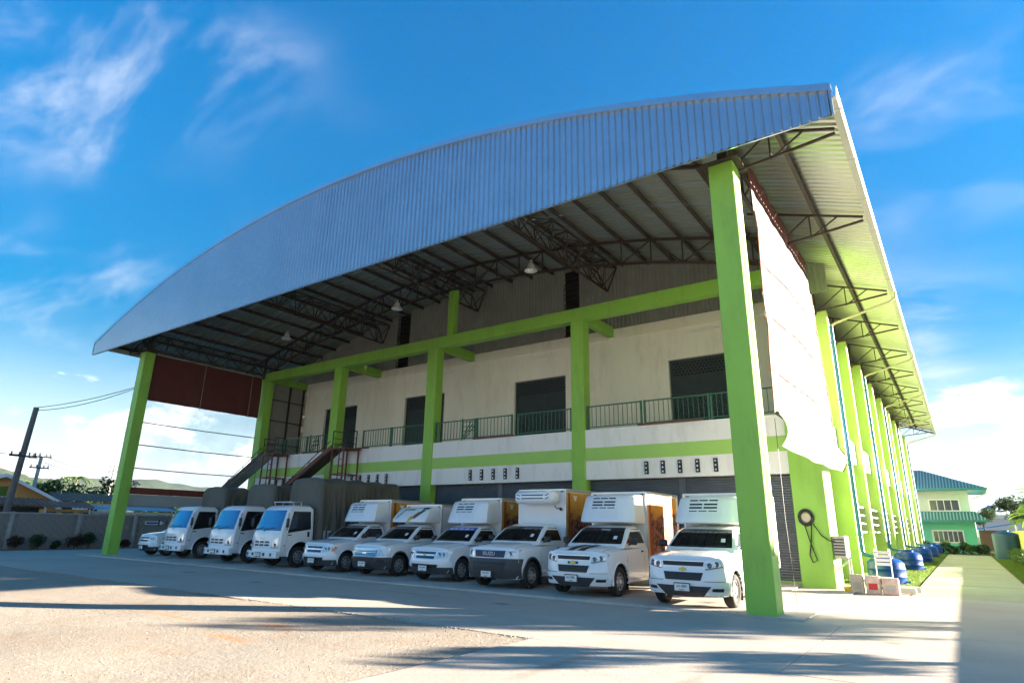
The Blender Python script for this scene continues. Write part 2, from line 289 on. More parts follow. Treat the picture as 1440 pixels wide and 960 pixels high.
def banner_mat():
    m = bpy.data.materials.new('banner'); m.use_nodes = True; t = m.node_tree; b = t.nodes['Principled BSDF']; b.inputs['Roughness'].default_value = 0.4
    tcn = t.nodes.new('ShaderNodeTexCoord'); sp = t.nodes.new('ShaderNodeSeparateXYZ'); t.links.new(tcn.outputs['Object'], sp.inputs[0])
    v = t.nodes.new('ShaderNodeTexVoronoi'); v.inputs['Scale'].default_value = 7; t.links.new(tcn.outputs['Object'], v.inputs['Vector'])
    n = t.nodes.new('ShaderNodeTexNoise'); n.inputs['Scale'].default_value = 2.2; n.inputs['Detail'].default_value = 7; t.links.new(tcn.outputs['Object'], n.inputs['Vector'])
    a = t.nodes.new('ShaderNodeMath'); a.operation = 'MULTIPLY_ADD'; a.inputs[1].default_value = 0.9; t.links.new(n.outputs[0], a.inputs[0]); t.links.new(sp.outputs[2], a.inputs[2])
    r = t.nodes.new('ShaderNodeMapRange'); r.inputs[1].default_value = 2.45; r.inputs[2].default_value = 2.65; t.links.new(a.outputs[0], r.inputs[0])
    cr = t.nodes.new('ShaderNodeValToRGB'); e = cr.color_ramp.elements; e[0].color = (0.30, 0.055, 0.03, 1); e[1].color = (0.05, 0.012, 0.008, 1); e[1].position = 0.7
    x = cr.color_ramp.elements.new(0.3); x.color = (0.42, 0.16, 0.10, 1); t.links.new(v.outputs['Distance'], cr.inputs[0])
    g = t.nodes.new('ShaderNodeMixRGB'); g.inputs[1].default_value = (0.50, 0.20, 0.02, 1); g.inputs[2].default_value = (0.72, 0.40, 0.06, 1); t.links.new(n.outputs[0], g.inputs[0])
    mx_ = t.nodes.new('ShaderNodeMixRGB'); t.links.new(r.outputs[0], mx_.inputs[0]); t.links.new(cr.outputs[0], mx_.inputs[1]); t.links.new(g.outputs[0], mx_.inputs[2])
    t.links.new(mx_.outputs[0], b.inputs['Base Color']); MATS['banner'] = m
banner_mat()
# ------------------------------------------------------------------ mesh helpers
class MB:
    def __init__(s): s.v = []; s.f = []; s.mi = []; s.cur = 0
    def add(s, vs, fs):
        n = len(s.v); s.v += [tuple(p) for p in vs]
        for q in fs: s.f.append(tuple(i+n for i in q)); s.mi.append(s.cur)
        return s
    def box(s, x0, x1, y0, y1, z0, z1):
        vs = [(x, y, z) for z in (z0, z1) for y in (y0, y1) for x in (x0, x1)]
        return s.add(vs, [(0, 2, 3, 1), (4, 5, 7, 6), (0, 1, 5, 4), (2, 6, 7, 3), (0, 4, 6, 2), (1, 3, 7, 5)])
    def bev(s, x0, x1, y0, y1, z0, z1, b=0.01):
        # box whose edges are chamfered
        P = []
        for sx, X in ((-1, x0), (1, x1)):
            for sy, Y in ((-1, y0), (1, y1)):
                for sz, Z in ((-1, z0), (1, z1)):
                    P += [(X, Y-sy*b, Z-sz*b), (X-sx*b, Y, Z-sz*b), (X-sx*b, Y-sy*b, Z)]
        bm = bmesh.new(); vv = [bm.verts.new(p) for p in P]
        r = bmesh.ops.convex_hull(bm, input=vv); bm.verts.index_update()
        vs = [v.co[:] for v in bm.verts]; fs = [tuple(v.index for v in f.verts) for f in bm.faces]; bm.free()
        return s.add(vs, fs)
    def bar(s, a, b, w, h=None):
        h = h or w; a = Vector(a); b = Vector(b); d = (b-a).normalized()
        u = d.cross(Vector((0, 0, 1)))
        if u.length < 1e-4: u = Vector((1, 0, 0))
        u.normalize(); v = u.cross(d).normalized()
        vs = [p + u*i*w/2 + v*j*h/2 for p in (a, b) for i, j in ((-1, -1), (1, -1), (1, 1), (-1, 1))]
        return s.add(vs, [(0, 1, 2, 3), (7, 6, 5, 4), (0, 4, 5, 1), (1, 5, 6, 2), (2, 6, 7, 3), (3, 7, 4, 0)])
    def tube(s, pts, r, n=8, caps=True):
        pts = [Vector(p) for p in pts]; rs = r if isinstance(r, (list, tuple)) else [r]*len(pts); vs = []; fs = []
        ref = None
        for i, p in enumerate(pts):
            d = (pts[min(i+1, len(pts)-1)] - pts[max(i-1, 0)]).normalized()
            if ref is None: ref = d.orthogonal().normalized()
            u = (ref - d*ref.dot(d)).normalized(); ref = u; w_ = d.cross(u)
            vs += [p + (u*math.cos(2*PI*k/n) + w_*math.sin(2*PI*k/n))*rs[i] for k in range(n)]
        for i in range(len(pts)-1):
            for k in range(n): fs.append((i*n+k, i*n+(k+1) % n, (i+1)*n+(k+1) % n, (i+1)*n+k))
        if caps: fs += [tuple(range(n))[::-1], tuple((len(pts)-1)*n+k for k in range(n))]
        return s.add(vs, fs)
    def lathe(s, prof, n=20, o=(0, 0, 0), axis='z'):
        vs = []; fs = []
        for r, z in prof:
            for k in range(n):
                a = 2*PI*k/n; c, d = r*math.cos(a), r*math.sin(a)
                vs.append({'z': (o[0]+c, o[1]+d, o[2]+z), 'x': (o[0]+z, o[1]+c, o[2]+d), 'y': (o[0]+c, o[1]+z, o[2]+d)}[axis])
        for i in range(len(prof)-1):
            for k in range(n): fs.append((i*n+k, i*n+(k+1) % n, (i+1)*n+(k+1) % n, (i+1)*n+k))
        return s.add(vs, fs)
    def grid(s, rows, closed=False):
        n = len(rows[0]); vs = [p for r in rows for p in r]; fs = []
        for i in range(len(rows)-1):
            for j in range(n if closed else n-1): fs.append((i*n+j, i*n+(j+1) % n, (i+1)*n+(j+1) % n, (i+1)*n+j))
        return s.add(vs, fs)
    def poly(s, pts): return s.add(pts, [tuple(range(len(pts)))])
    def prism(s, pts, d):
        n = len(pts); d = Vector(d); vs = [Vector(p) for p in pts] + [Vector(p)+d for p in pts]
        return s.add(vs, [tuple(range(n))[::-1], tuple(range(n, 2*n))] + [(i, (i+1) % n, n+(i+1) % n, n+i) for i in range(n)])
    def mesh(s, name, mats, smooth=None, recalc=True):
        me = bpy.data.meshes.new(name); me.from_pydata(s.v, [], s.f)
        for m in (mats if isinstance(mats, (list, tuple)) else [mats]): me.materials.append(MATS[m])
        if max(s.mi, default=0): me.polygons.foreach_set('material_index', s.mi)
        if recalc and len(s.f) < 60000:
            bm = bmesh.new(); bm.from_mesh(me); bmesh.ops.recalc_face_normals(bm, faces=bm.faces); bm.to_mesh(me); bm.free()
        if smooth:
            me.polygons.foreach_set('use_smooth', [True]*len(me.polygons)); me.set_sharp_from_angle(angle=math.radians(smooth))
        me.update(); return me
    def build(s, name, mats, parent=None, smooth=None, recalc=True):
        return link(name, s.mesh(name, mats, smooth, recalc), parent)
def link(name, me, parent=None):
    o = bpy.data.objects.new(name, me); C.objects.link(o)
    if parent is not None:
        o.parent = parent
        if parent.get('_w'): o.matrix_parent_inverse = Matrix.Translation(-Vector(parent.location))
    return o
def tag(o, label=None, cat=None, group=None, kind=None):
    for k, v in (('label', label), ('category', cat), ('group', group), ('kind', kind)):
        if v: o[k] = v
    return o
def thing(name, label, cat, loc=(0, 0, 0), group=None, world=True, rz=0):
    """an Empty at the base of a thing; with world=True its parts are given in world coordinates"""
    o = bpy.data.objects.new(name, None); C.objects.link(o); o.location = loc; o.rotation_euler = (0, 0, rz); o.empty_display_size = 0.3
    if world: o['_w'] = 1
    return tag(o, label, cat, group)
def struct(o): o['kind'] = 'structure'; return o
TXT = {}
def text_mesh(body, size, material, ext=0.002, align='CENTER'):
    key = (body, size, material, ext, align)
    if key in TXT: return TXT[key]
    cu_ = bpy.data.curves.new('lettering', 'FONT'); cu_.body = body; cu_.size = size; cu_.extrude = ext; cu_.align_x = align; cu_.align_y = 'CENTER'; cu_.resolution_u = 2
    ob = bpy.data.objects.new('lettering', cu_); C.objects.link(ob); dg = bpy.context.evaluated_depsgraph_get(); dg.update()
    me = bpy.data.meshes.new_from_object(ob.evaluated_get(dg)); bpy.data.objects.remove(ob); bpy.data.curves.remove(cu_)
    me.materials.clear(); me.materials.append(MATS[material]); TXT[key] = me; return me
TEXTS = [('ผว 884', 0.13, 'ink'), ('ผว 886', 0.13, 'ink'), ('ชุมพร', 0.055, 'ink'), ('2มภ 7651', 0.10, 'ink'), ('2มภ 4680', 0.10, 'ink'), ('2มก 2128', 0.10, 'ink'), ('ISUZU', 0.15, 'plate_white'), ('ISUZU', 0.11, 'alu'),
         ('HI', 0.19, 'red_ink'), ('SPEED', 0.16, 'white_ink'), ('Fres', 0.42, 'logo_navy')]
for t_ in TEXTS: text_mesh(*t_)

# ------------------------------------------------------------------ roof geometry
XC, HS, ZT, ZE = -19.8, 18.8, 14.85, 11.30
RA = (HS*HS + (ZT-ZE)**2)/2/(ZT-ZE)
def arc(x, off=0.0): return ZT - RA + math.sqrt((RA-off)**2 - (x-XC)**2)
XL, XR, YF, YB = XC-HS, XC+HS, 13.5, 73.0
ZB = 10.58

# ------------------------------------------------------------------ ground
m = MB(); m.poly([(-6000, -300, -0.06), (6000, -300, -0.06), (6000, 9000, -0.06), (-6000, 9000, -0.06)]); struct(m.build('terrain', 'terrain'))
def sheet(name, material, x0, x1, y0, y1, z, nx=1, ny=1, amp=0.0, th=0.3):
    m = MB(); rows = []
    for j in range(ny+1):
        rows.append([(x0+(x1-x0)*i/nx, y0+(y1-y0)*j/ny, z + (amp*noise.noise((0.35*(x0+(x1-x0)*i/nx), 0.35*(y0+(y1-y0)*j/ny), 3)) if amp else 0)) for i in range(nx+1)])
    m.grid(rows)
    m.add([(x0, y0, z), (x1, y0, z), (x0, y0, z-th), (x1, y0, z-th), (x0, y1, z), (x1, y1, z), (x0, y1, z-th), (x1, y1, z-th)], [(0, 1, 3, 2), (4, 6, 7, 5), (0, 2, 6, 4), (1, 5, 7, 3)])
    return struct(m.build(name, material))
# yard: concrete slabs poured in bays, sandy gravel in front of them
yard = sheet('concrete_yard', 'concrete', -44.2, 8.0, 9.0, 24.5, -0.02)
random.seed(3)
def slab(x0, x1, y0, y1, z, parent, material, g=0.006, b=0.004):
    m = MB(); x0 += g; x1 -= g; y0 += g; y1 -= g
    m.grid([[(x0, y0, z-0.018), (x1, y0, z-0.018), (x1, y1, z-0.018), (x0, y1, z-0.018)], [(x0, y0, z-b/2), (x1, y0, z-b/2), (x1, y1, z-b/2), (x0, y1, z-b/2)], [(x0+b, y0+b, z), (x1-b, y0+b, z), (x1-b, y1-b, z), (x0+b, y1-b, z)]], closed=True)
    m.add([(x0+b, y0+b, z), (x1-b, y0+b, z), (x1-b, y1-b, z), (x0+b, y1-b, z)], [(0, 1, 2, 3)])
    return m.build('slab', material, parent)
xs = [-44.2, -38.2, -32.2, -26.2, -20.2, -14.2, -8.2, -2.2, 3.0, 8.0]
for i in range(len(xs)-1):
    slab(xs[i], xs[i+1], 9.0, 14.0, random.uniform(-0.001, 0.001), yard, 'concrete')
slab(-44.2, -36.9, 14.0, 24.5, 0.0, yard, 'concrete'); slab(-2.9, 8.0, 14.0, 22.0, 0.0, yard, 'concrete')
drive = sheet('concrete_driveway', 'concrete', -5.95, 8.0, -20.0, 9.0, -0.02)
for j in range(6): slab(-5.95, 1.0, 9.0-4.8*(j+1), 9.0-4.8*j, random.uniform(-0.001, 0.001), drive, 'concrete'); slab(1.0, 8.0, 9.0-4.8*(j+1), 9.0-4.8*j, 0, drive, 'concrete')
sheet('gravel_lot', 'gravel', -60.0, -5.95, -20.0, 9.0, -0.012, 220, 120, 0.028)
sheet('gravel_bounce_rear', 'gravel', -70.0, 40.0, -110.0, -20.0, -0.02)  # unseen pale ground behind the camera, added to bounce light onto the facade
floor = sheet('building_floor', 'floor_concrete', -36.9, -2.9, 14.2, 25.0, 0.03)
# loose stones on the gravel
m = MB(); random.seed(11)
def pebble(m, x, y, z, r):
    a = random.random()*6; pts = [(x+math.cos(a+k*2.1)*r*random.uniform(.7, 1.2), y+math.sin(a+k*2.1)*r*random.uniform(.7, 1.2), z-r*0.2) for k in range(3)]
    t_ = (x+random.uniform(-.3, .3)*r, y+random.uniform(-.3, .3)*r, z+r*random.uniform(.4, .9)); m.add(pts+[t_], [(0, 1, 3), (1, 2, 3), (2, 0, 3)])
for _ in range(4200):
    t_ = random.random(); y = 9.0 - 7.5*t_; x = -5.97 - random.random()**1.3*20
    if noise.noise((x*0.5, y*0.5, 1)) + random.uniform(-.35, .35) < -0.02: continue
    pebble(m, x, y, -0.012+0.028*noise.noise((0.35*x, 0.35*y, 3)), random.choice((0.006, 0.008, 0.010, 0.012, 0.018)))
for _ in range(700): pebble(m, random.uniform(-26, -5.9), 9.0+random.gauss(0, .05), 0.0, random.uniform(.008, .022))
tag(m.build('loose_stones', 'stone', recalc=False), 'small loose stones scattered over the sandy lot', 'stones', kind='stuff')
# soil strip along the block wall
sheet('soil_bed', 'soil', -44.2, -43.2, 6.0, 40.0, 0.012, 4, 60, 0.03)

# side path, one slab every three metres
path = sheet('side_path', 'path_concrete', -1.55, 1.45, 22.0, 69.0, -0.02)
for j in range(16): slab(-1.55, 1.45, 22.0+j*2.94, 22.0+(j+1)*2.94, random.uniform(-0.004, 0.004), path, 'path_concrete', 0.014)
sheet('lawn_soil', 'soil', -4.4, -1.6, 24.0, 72.0, -0.02); sheet('lawn_soil', 'soil', 1.5, 6.0, 22.0, 90.0, -0.02)
def grass(name, x0, x1, y0, y1, n, label, h=0.07, avoid=None):
    m = MB(); vs = []; fs = []
    for _ in range(n):
        t_ = random.random()**1.7; x = random.uniform(x0, x1); y = y0+(y1-y0)*t_
        a = random.random()*PI; hh = h*random.uniform(.6, 1.3); wd = 0.012+0.012*t_*2; lx = random.gauss(0, .03); ly = random.gauss(0, .03)
        k = len(vs); vs += [(x-math.cos(a)*wd, y-math.sin(a)*wd, -0.015), (x+math.cos(a)*wd, y+math.sin(a)*wd, -0.015), (x+lx, y+ly, hh-0.015)]; fs.append((k, k+1, k+2))
    m.add(vs, fs); return tag(m.build(name, 'grass', recalc=False), label, 'grass', kind='stuff')
grass('lawn', -4.3, -1.6, 24.6, 71, 60000, 'short bright green grass between the water tanks and the path')
grass('lawn', 1.5, 3.6, 24, 75, 40000, 'short grass verge between the path and the yellow green fence')

# ------------------------------------------------------------------ warehouse
B = thing('warehouse_building', 'large warehouse with lime green columns, balcony and arched metal roof', 'warehouse', (-19.8, 22.5, 0))
# fascia of ribbed sheets
fas = MB()
N = 96
for a0, a1, z0, z1 in ((-0.075, 0.02, -0.13, 0.06),):
    rows = []
    for i in range(N+1):
        x = XL-0.06+(2*HS+0.12)*i/N; z = arc(max(XL, min(XR, x)))
        rows.append([(x, YF+a1, z+z0), (x, YF+a0, z+z0), (x, YF+a0, z+z1), (x, YF+0.25, z+z1+0.015), (x, YF+0.25, z+z1-0.02), (x, YF+a1, z+z1-0.04)])
    fas.grid(rows, closed=True); fas.poly(rows[0]); fas.poly(rows[-1])
fas.box(XR+0.005, XR+0.05, YF-0.06, YF+0.05, ZB-0.01, ZE-0.1); fas.box(XL-0.05, XL-0.005, YF-0.06, YF+0.05, ZB-0.01, ZE-0.1)
fas.box(XL, XR, YF+0.012, YF+0.05, ZB-0.012, ZB+0.05)
fascia = fas.build('fascia_capping', 'zinc', B)
NS = 47; SW = 2*HS/NS
def rib_profile(wid, n, d, rw=0.34):
    out = []; p = wid/n
    for k in range(n):
        x = k*p; out += [(x, 0), (x+p*(1-rw), 0), (x+p*(1-rw*0.64), d), (x+p*(1-rw*0.36), d)]
    return out+[(wid, 0)]
for k in range(NS):
    m = MB(); x0 = XL+k*SW; off = random.uniform(-0.0012, 0.0012); tilt = random.uniform(-0.0015, 0.0015)
    rows = []
    pr = rib_profile(SW, 4, -0.065, 0.40)
    lv = 5
    for i in range(lv+1):
        t_ = i/lv
        rows.append([(x0+u, YF+d+off+tilt*t_+0.004*noise.noise(((x0+u)*.6, t_*2, 5)), ZB+(arc(min(XR, x0+u))-0.03-ZB)*t_) for u, d in pr])
    m.grid(rows); m.build('cladding_sheet', 'zinc', fascia, recalc=False)
# fascia back frame (girts seen from the yard only as a dark edge)
m = MB()
for z in (10.75, 12.0, 13.2):
    hw = HS-0.3 if z < 11.2 else math.sqrt(max(0, RA**2-(z+0.3-ZT+RA)**2))
    m.box(XC-hw, XC+hw, YF+0.06, YF+0.12, z-0.04, z+0.04)
m.build('fascia_girts', 'steel_brown', B)
# roof sheets: the ribs run over the arch, one shared mesh
for side in (-1, 1):
    xg = XR if side > 0 else XL; rf = MB(); rows = [[(xg+side*a, y, ZE+b) for a, b in ((-0.02, -0.03), (-0.02, -0.30), (0.14, -0.30), (0.17, -0.04), (0.145, -0.04), (0.12, -0.27), (0.0, -0.27), (0.0, -0.03))] for y in (YF-0.02, YB)]
    rf.grid(rows, closed=True); rf.poly(rows[0]); rf.poly(rows[1]); gut = rf.build('gutter', 'gutter_white', B)
for j in range(25):
    m = MB(); m.box(XR-0.03, XR+0.175, YF+0.5+j*2.4, YF+0.54+j*2.4, ZE-0.31, ZE-0.02); m.build('gutter_strap', 'galv', gut)
RW = 0.8; NR = int((YB-YF)/RW); pr = rib_profile(RW, 3, 0.055, 0.56); NA = 40; rows = []
for i in range(NA+1):
    x = XL-0.04+(2*HS+0.08)*i/NA; xx = max(XL, min(XR, x)); z = arc(xx) - abs(x-xx)*0.35
    rows.append([(x, u, z-0.02+d) for u, d in pr])
m = MB(); m.grid(rows); rsm = m.mesh('roof_sheet', 'zinc_roof', recalc=False)
for y in (YB-0.05, YF+0.15):
    roofp = MB()
    for i in range(NA): roofp.bar((XL+2*HS*i/NA, y, arc(XL+2*HS*i/NA)-0.16), (XL+2*HS*(i+1)/NA, y, arc(XL+2*HS*(i+1)/NA)-0.16), 0.06, 0.14)
    roof = roofp.build('roof_edge_beam', 'steel_brown', B)
for j in range(NR):
    o = link('roof_sheet', rsm, roof); o.location = (0, YF+0.02+j*RW, random.uniform(0, 0.004)+(j % 2)*0.003)
pm = {}
for k in range(28):
    x = -2.45-1.33*k
    if x < XL+0.2: break
    y1 = YB-0.1 if (k == 0 or k == 27) else 26.0
    m = MB(); z = arc(x)-0.13; m.box(x-0.04, x+0.04, YF+0.06, y1, z-0.085, z+0.075); m.box(x+0.04, x+0.075, YF+0.06, y1, z-0.085, z-0.065)
    m.build('purlin', 'steel_brown', roof)
# arch trusses
def arch_truss(y, x0, x1, depth, name='arch_truss', n=24):
    m = MB(); pts = [x0+(x1-x0)*i/n for i in range(n+1)]
    t_ = [(x, y, arc(x)-0.29) for x in pts]; b_ = [(x, y, arc(x)-0.29-depth) for x in pts]
    for i in range(n):
        m.bar(t_[i], t_[i+1], 0.09, 0.11); m.bar(b_[i], b_[i+1], 0.09, 0.11)
        m.bar(t_[i+1], b_[i], 0.05) if i % 2 else m.bar(t_[i], b_[i+1], 0.05)
        m.bar(t_[i], b_[i], 0.05)
    m.bar(t_[n], b_[n], 0.07)
    return m.build(name, 'steel_brown', B)
arch_truss(22.55, -36.0, -3.6, 1.05)
arch_truss(14.95, -35.9, -3.8, 0.95)
# longitudinal trusses of triangular section on the column lines
def long_truss(xc, y0, y1, zb, wd=0.5, n=9):
    m = MB(); zt = arc(xc)-0.42
    for i in range(n):
        ya = y0+(y1-y0)*i/n; yb = y0+(y1-y0)*(i+1)/n; ym = (ya+yb)/2
        for s_ in (-1, 1):
            m.bar((xc+s_*wd, ya, zt), (xc+s_*wd, yb, zt), 0.07); m.bar((xc+s_*wd, ya, zt), (xc, ym, zb), 0.045); m.bar((xc, ym, zb), (xc+s_*wd, yb, zt), 0.045)
        m.bar((xc-wd, ya, zt), (xc+wd, ya, zt), 0.045); m.bar((xc, ya, zb), (xc, yb, zb), 0.08)
        m.bar((xc-wd, ya, zt), (xc+wd, yb, zt), 0.035)
    m.bar((xc-wd, y1, zt), (xc, y1, zb), 0.05); m.bar((xc+wd, y1, zt), (xc, y1, zb), 0.05)
    return m.build('longitudinal_truss', 'steel_brown', B)
for xc, dz in ((-12.5, 1.1), (-20.6, 1.1), (-28.2, 1.1)): long_truss(xc, 14.95, 25.5, arc(xc)-0.42-dz)
def flat_truss(xc, y0, y1, zb, zt, n=8):
    m = MB()
    m.bar((xc, y0, zt), (xc, y1, zt), 0.09, 0.1); m.bar((xc, y0, zb), (xc, y1, zb), 0.09, 0.1)
    for i in range(n):
        ya = y0+(y1-y0)*i/n; yb = y0+(y1-y0)*(i+1)/n; m.bar((xc, ya, zb), (xc, ya, zt), 0.05); m.bar((xc, ya, zt) if i % 2 else (xc, ya, zb), (xc, yb, zb) if i % 2 else (xc, yb, zt), 0.05)
    m.bar((xc, y1, zb), (xc, y1, zt), 0.06)
    return m.build('longitudinal_truss', 'steel_brown', B)
flat_truss(-36.0, 15.3, 22.6, 10.95, 11.85); flat_truss(-3.75, 14.7, 22.6, 10.95, 11.75)
# eave brackets, right and left
PY = [22.3+5.35*k for k in range(10)]
def bracket(y, s_=1):
    m = MB(); fx = (lambda x: x) if s_ > 0 else (lambda x: 2*XC-x)
    def q(x, z): return (fx(x), y, z)
    zo = arc(-1.15)-0.3
    m.bar(q(-4.5, arc(-4.5)-0.32), q(-1.1, zo+0.04), 0.06, 0.065); m.bar(q(-3.75, 10.72), q(-1.1, zo-0.08), 0.06, 0.065)
    m.bar(q(-2.6, 10.78), q(-2.6, arc(-2.6)-0.3), 0.04); m.bar(q(-3.7, 10.75), q(-2.6, arc(-2.6)-0.3), 0.04); m.bar(q(-2.6, 10.8), q(-1.8, arc(-1.8)-0.3), 0.04)
    m.bar(q(-3.8, 10.6), q(-3.8, arc(-3.8)-0.3), 0.08)
    return m.build('eave_bracket', 'steel_brown', B)
for y in PY[1:] + [14.9, 20.2]: bracket(y)
for y in (15.3, 22.4): bracket(y, -1)
# front columns
def column(name, x0, x1, y0, y1, z0, z1, material='green', groove=False):
    m = MB(); m.bev(x0, x1, y0, y1, z0, z1, 0.015); o = m.build(name, material, B); return o
column('front_column', -4.03, -3.41, 14.3, 14.9, -0.02, 10.76)
column('front_column', -36.32, -35.72, 15.0, 15.55, -0.02, 10.72)
# white conduit on the right column
m = MB(); m.tube([(-3.385, 14.42, 1.2), (-3.385, 14.42, 8.9)], 0.016, 6); m.tube([(-3.385, 14.52, 2.2), (-3.385, 14.52, 8.7)], 0.02, 6); m.build('conduit', 'gutter_white', B)
m = MB(); m.box(-4.2, -3.24, 14.15, 15.1, 10.762, 10.79); m.bar((-3.7, 14.6, 10.79), (-3.7, 14.6, 11.4), 0.25); m.build('column_head_plate', 'steel_brown', B)
m = MB(); m.box(-36.4, -35.6, 14.9, 15.65, 10.722, 10.75); m.bar((-36.0, 15.3, 10.75), (-36.0, 15.3, 11.4), 0.25); m.build('column_head_plate', 'steel_brown', B)
# facade frame: columns, top beam, stub beams
FX = [(-36.15, -35.5), (-28.83, -28.2), (-21.42, -20.77), (-12.9, -12.28)]
for x0, x1 in FX: column('facade_column', x0, x1, 22.5, 23.05, -0.02, 10.45)
column('corner_pier', -4.5, -3.5, 22.4, 23.85, -0.02, 10.9)
m = MB(); m.bev(-36.15, -3.6, 22.497, 22.95, 10.452, 11.03, 0.012); m.build('top_beam', 'green', B)
for x0, x1 in FX:
    m = MB(); m.bev(x1-0.34, x1-0.01, 22.951, 25.598, 10.448, 10.93, 0.01); m.build('stub_beam', 'green', B)
m = MB(); m.bev(-20.2, -19.8, 22.55, 22.9, 11.031, 13.55, 0.01); m.build('king_post', 'green', B)
# spandrel with band, balcony slab
bays = [(-35.5, -28.83), (-28.2, -21.42), (-20.77, -12.9), (-12.28, -4.5)]
for x0, x1 in bays:
    for za, zb_ in ((3.58, 4.33), (4.85, 5.6)): m = MB(); m.box(x0, x1, 22.56, 22.85, za, zb_); m.build('spandrel', 'white_wall', B)
    m = MB(); m.box(x0, x1, 22.55, 22.84, 4.33, 4.85); m.build('band', 'green_band', B)
m = MB(); m.box(-35.5, -4.45, 22.86, 25.6, 5.25, 5.58); m.build('balcony_slab', 'white_wall', B)
m = MB(); m.box(-35.6, -4.4, 23.3, 23.5, -0.02, 5.24); m.build('ground_wall', 'cream_wall', B)
# vents: five tall slots per bay
vx = {0: (-32.6, 5), 1: (-25.2, 5), 2: (-17.0, 5), 3: (-8.3, 5)}
for b_, (c_, n) in vx.items():
    for k in range(n):
        x = c_+(k-2)*0.665
        m = MB(); m.box(x-0.075, x+0.075, 22.50, 22.57, 3.72, 4.2)
        v = m.build('vent', 'black', B)
        for i in range(3): m2 = MB(); m2.lathe([(0.001, -0.012), (0.035, -0.012), (0.035, 0.0), (0.02, 0.001)], 8, (x, 22.497, 3.8+0.155*i), 'y'); m2.build('vent_cowl', 'alu' if k % 2 else 'galv', v)
# roller shutters, real slats
def shutter(name, x0, x1, z0, z1, y, material, parent, pitch=0.085, lattice=False):
    m = MB(); rows = []; n = int((z1-z0)/pitch)
    for i in range(n):
        z = z0+i*pitch; rows += [(z, 0.0), (z+pitch*0.12, -0.012), (z+pitch*0.5, -0.020), (z+pitch*0.88, -0.012)]
    rows.append((z1, 0.0))
    m.grid([[(x0, y+d, z), (x1, y+d, z)] for z, d in rows]); m.box(x0, x1, y+0.015, y+0.03, z0, z1)
    o = m.build(name, material, parent)
    for xa in (x0, x1-0.07): m = MB(); m.box(xa, xa+0.07, y-0.05, y+0.012, z0, z1); m.build('shutter_guide', material, o)
    if lattice:
        m = MB()
        for r_ in range(5):
            k = int((x1-x0-0.3)/0.16)
            for i in range(k):
                xx = x0+0.2+(i+0.5*(r_ % 2))*0.16
                if xx < x1-0.2: m.box(xx-0.045, xx+0.045, y-0.026, y-0.010, z1-0.2-r_*0.13, z1-0.13-r_*0.13)
        m.build('lattice_opening', 'void', o)['kind'] = 'stuff'
    for hx in (0.38, 0.56):
        m = MB(); m.bev(x0+(x1-x0)*hx-0.07, x0+(x1-x0)*hx+0.07, y-0.05, y-0.012, z0+0.5, z0+0.55, 0.01); m.build('shutter_handle', 'galv', o)
    return o
for x0, x1 in bays:
    xm = (x0+x1)/2
    shutter('ground_shutter', x0+0.02, xm-0.06, 0.15, 3.575, 22.93, 'shutter_grey', B); shutter('ground_shutter', xm+0.06, x1-0.02, 0.15, 3.575, 22.93, 'shutter_grey', B)
    m = MB(); m.box(xm-0.059, xm+0.059, 22.87, 22.99, 0.0, 3.575); m.build('shutter_mullion', 'shutter_grey', B)
    m = MB(); m.box(x0, x1, 22.7, 23.2, 0.031, 0.16); m.build('shutter_sill', 'green', B)
# apron in front of the right bay
m = MB(); m.prism([(-12.0, 22.69, 0.031), (-12.0, 20.6, 0.031), (-12.0, 22.69, 0.12)], (7.5, 0, 0)); m.build('apron', 'floor_concrete', B)
# balcony wall with doors and ledge
doors = [(-33.35, -30.2), (-26.0, -22.9), (-18.05, -14.98), (-9.68, -6.6)]
YW = 25.6
m = MB(); ex = [-35.5]
for a, b in doors: ex += [a, b]
ex.append(-3.6)
for i in range(0, len(ex), 2): m.box(ex[i], ex[i+1], YW, YW+0.25, 5.581, 8.93)
m.box(-35.5, -3.6, YW, YW+0.25, 8.93, 10.85); m.build('balcony_wall', 'cream_wall', B)
m = MB(); m.box(-35.5, -3.6, YW-0.05, YW-0.001, 10.32, 10.40); m.build('wall_ledge', 'cream_wall', B)
for a, b in doors: shutter('balcony_shutter', a, b, 5.59, 8.93, YW+0.19, 'shutter_slate', B, 0.075, True)
# ribbed sheet wall above, with two dark slots
SY = YW+0.12
slots = [(-27.2, -26.1), (-15.15, -14.2)]
x = -36.6
def wall_sheet(x0, x1, z0):
    m = MB(); n = max(2, round((x1-x0)/0.2)); pr = rib_profile(x1-x0, n, -0.045, 0.5)
    rows = [[(x0+u, SY+d, z0) for u, d in pr], [(x0+u, SY+d, arc(x0+u)-0.03) for u, d in pr]]
    m.grid(rows); m.build('gable_sheet', 'zinc_wall', B, recalc=False)
edges = [-36.6, -27.2, -26.1, -15.15, -14.2, -3.0]
for i in range(0, len(edges)-1):
    a, b = edges[i], edges[i+1]
    if i % 2: 
        m = MB(); m.box(a, b, SY+0.25, SY+0.3, 10.86, arc((a+b)/2)-0.05); m.build('gable_slot', 'void', B)
        m = MB()
        for k in range(12): m.box(a, b, SY+0.08, SY+0.12, 11.0+k*0.28, 11.03+k*0.28)
        m.build('slot_louvre', 'steel_dark', B)
        continue
    n = round((b-a)/0.8)
    for k in range(n): wall_sheet(a+(b-a)*k/n, a+(b-a)*(k+1)/n, 10.852)
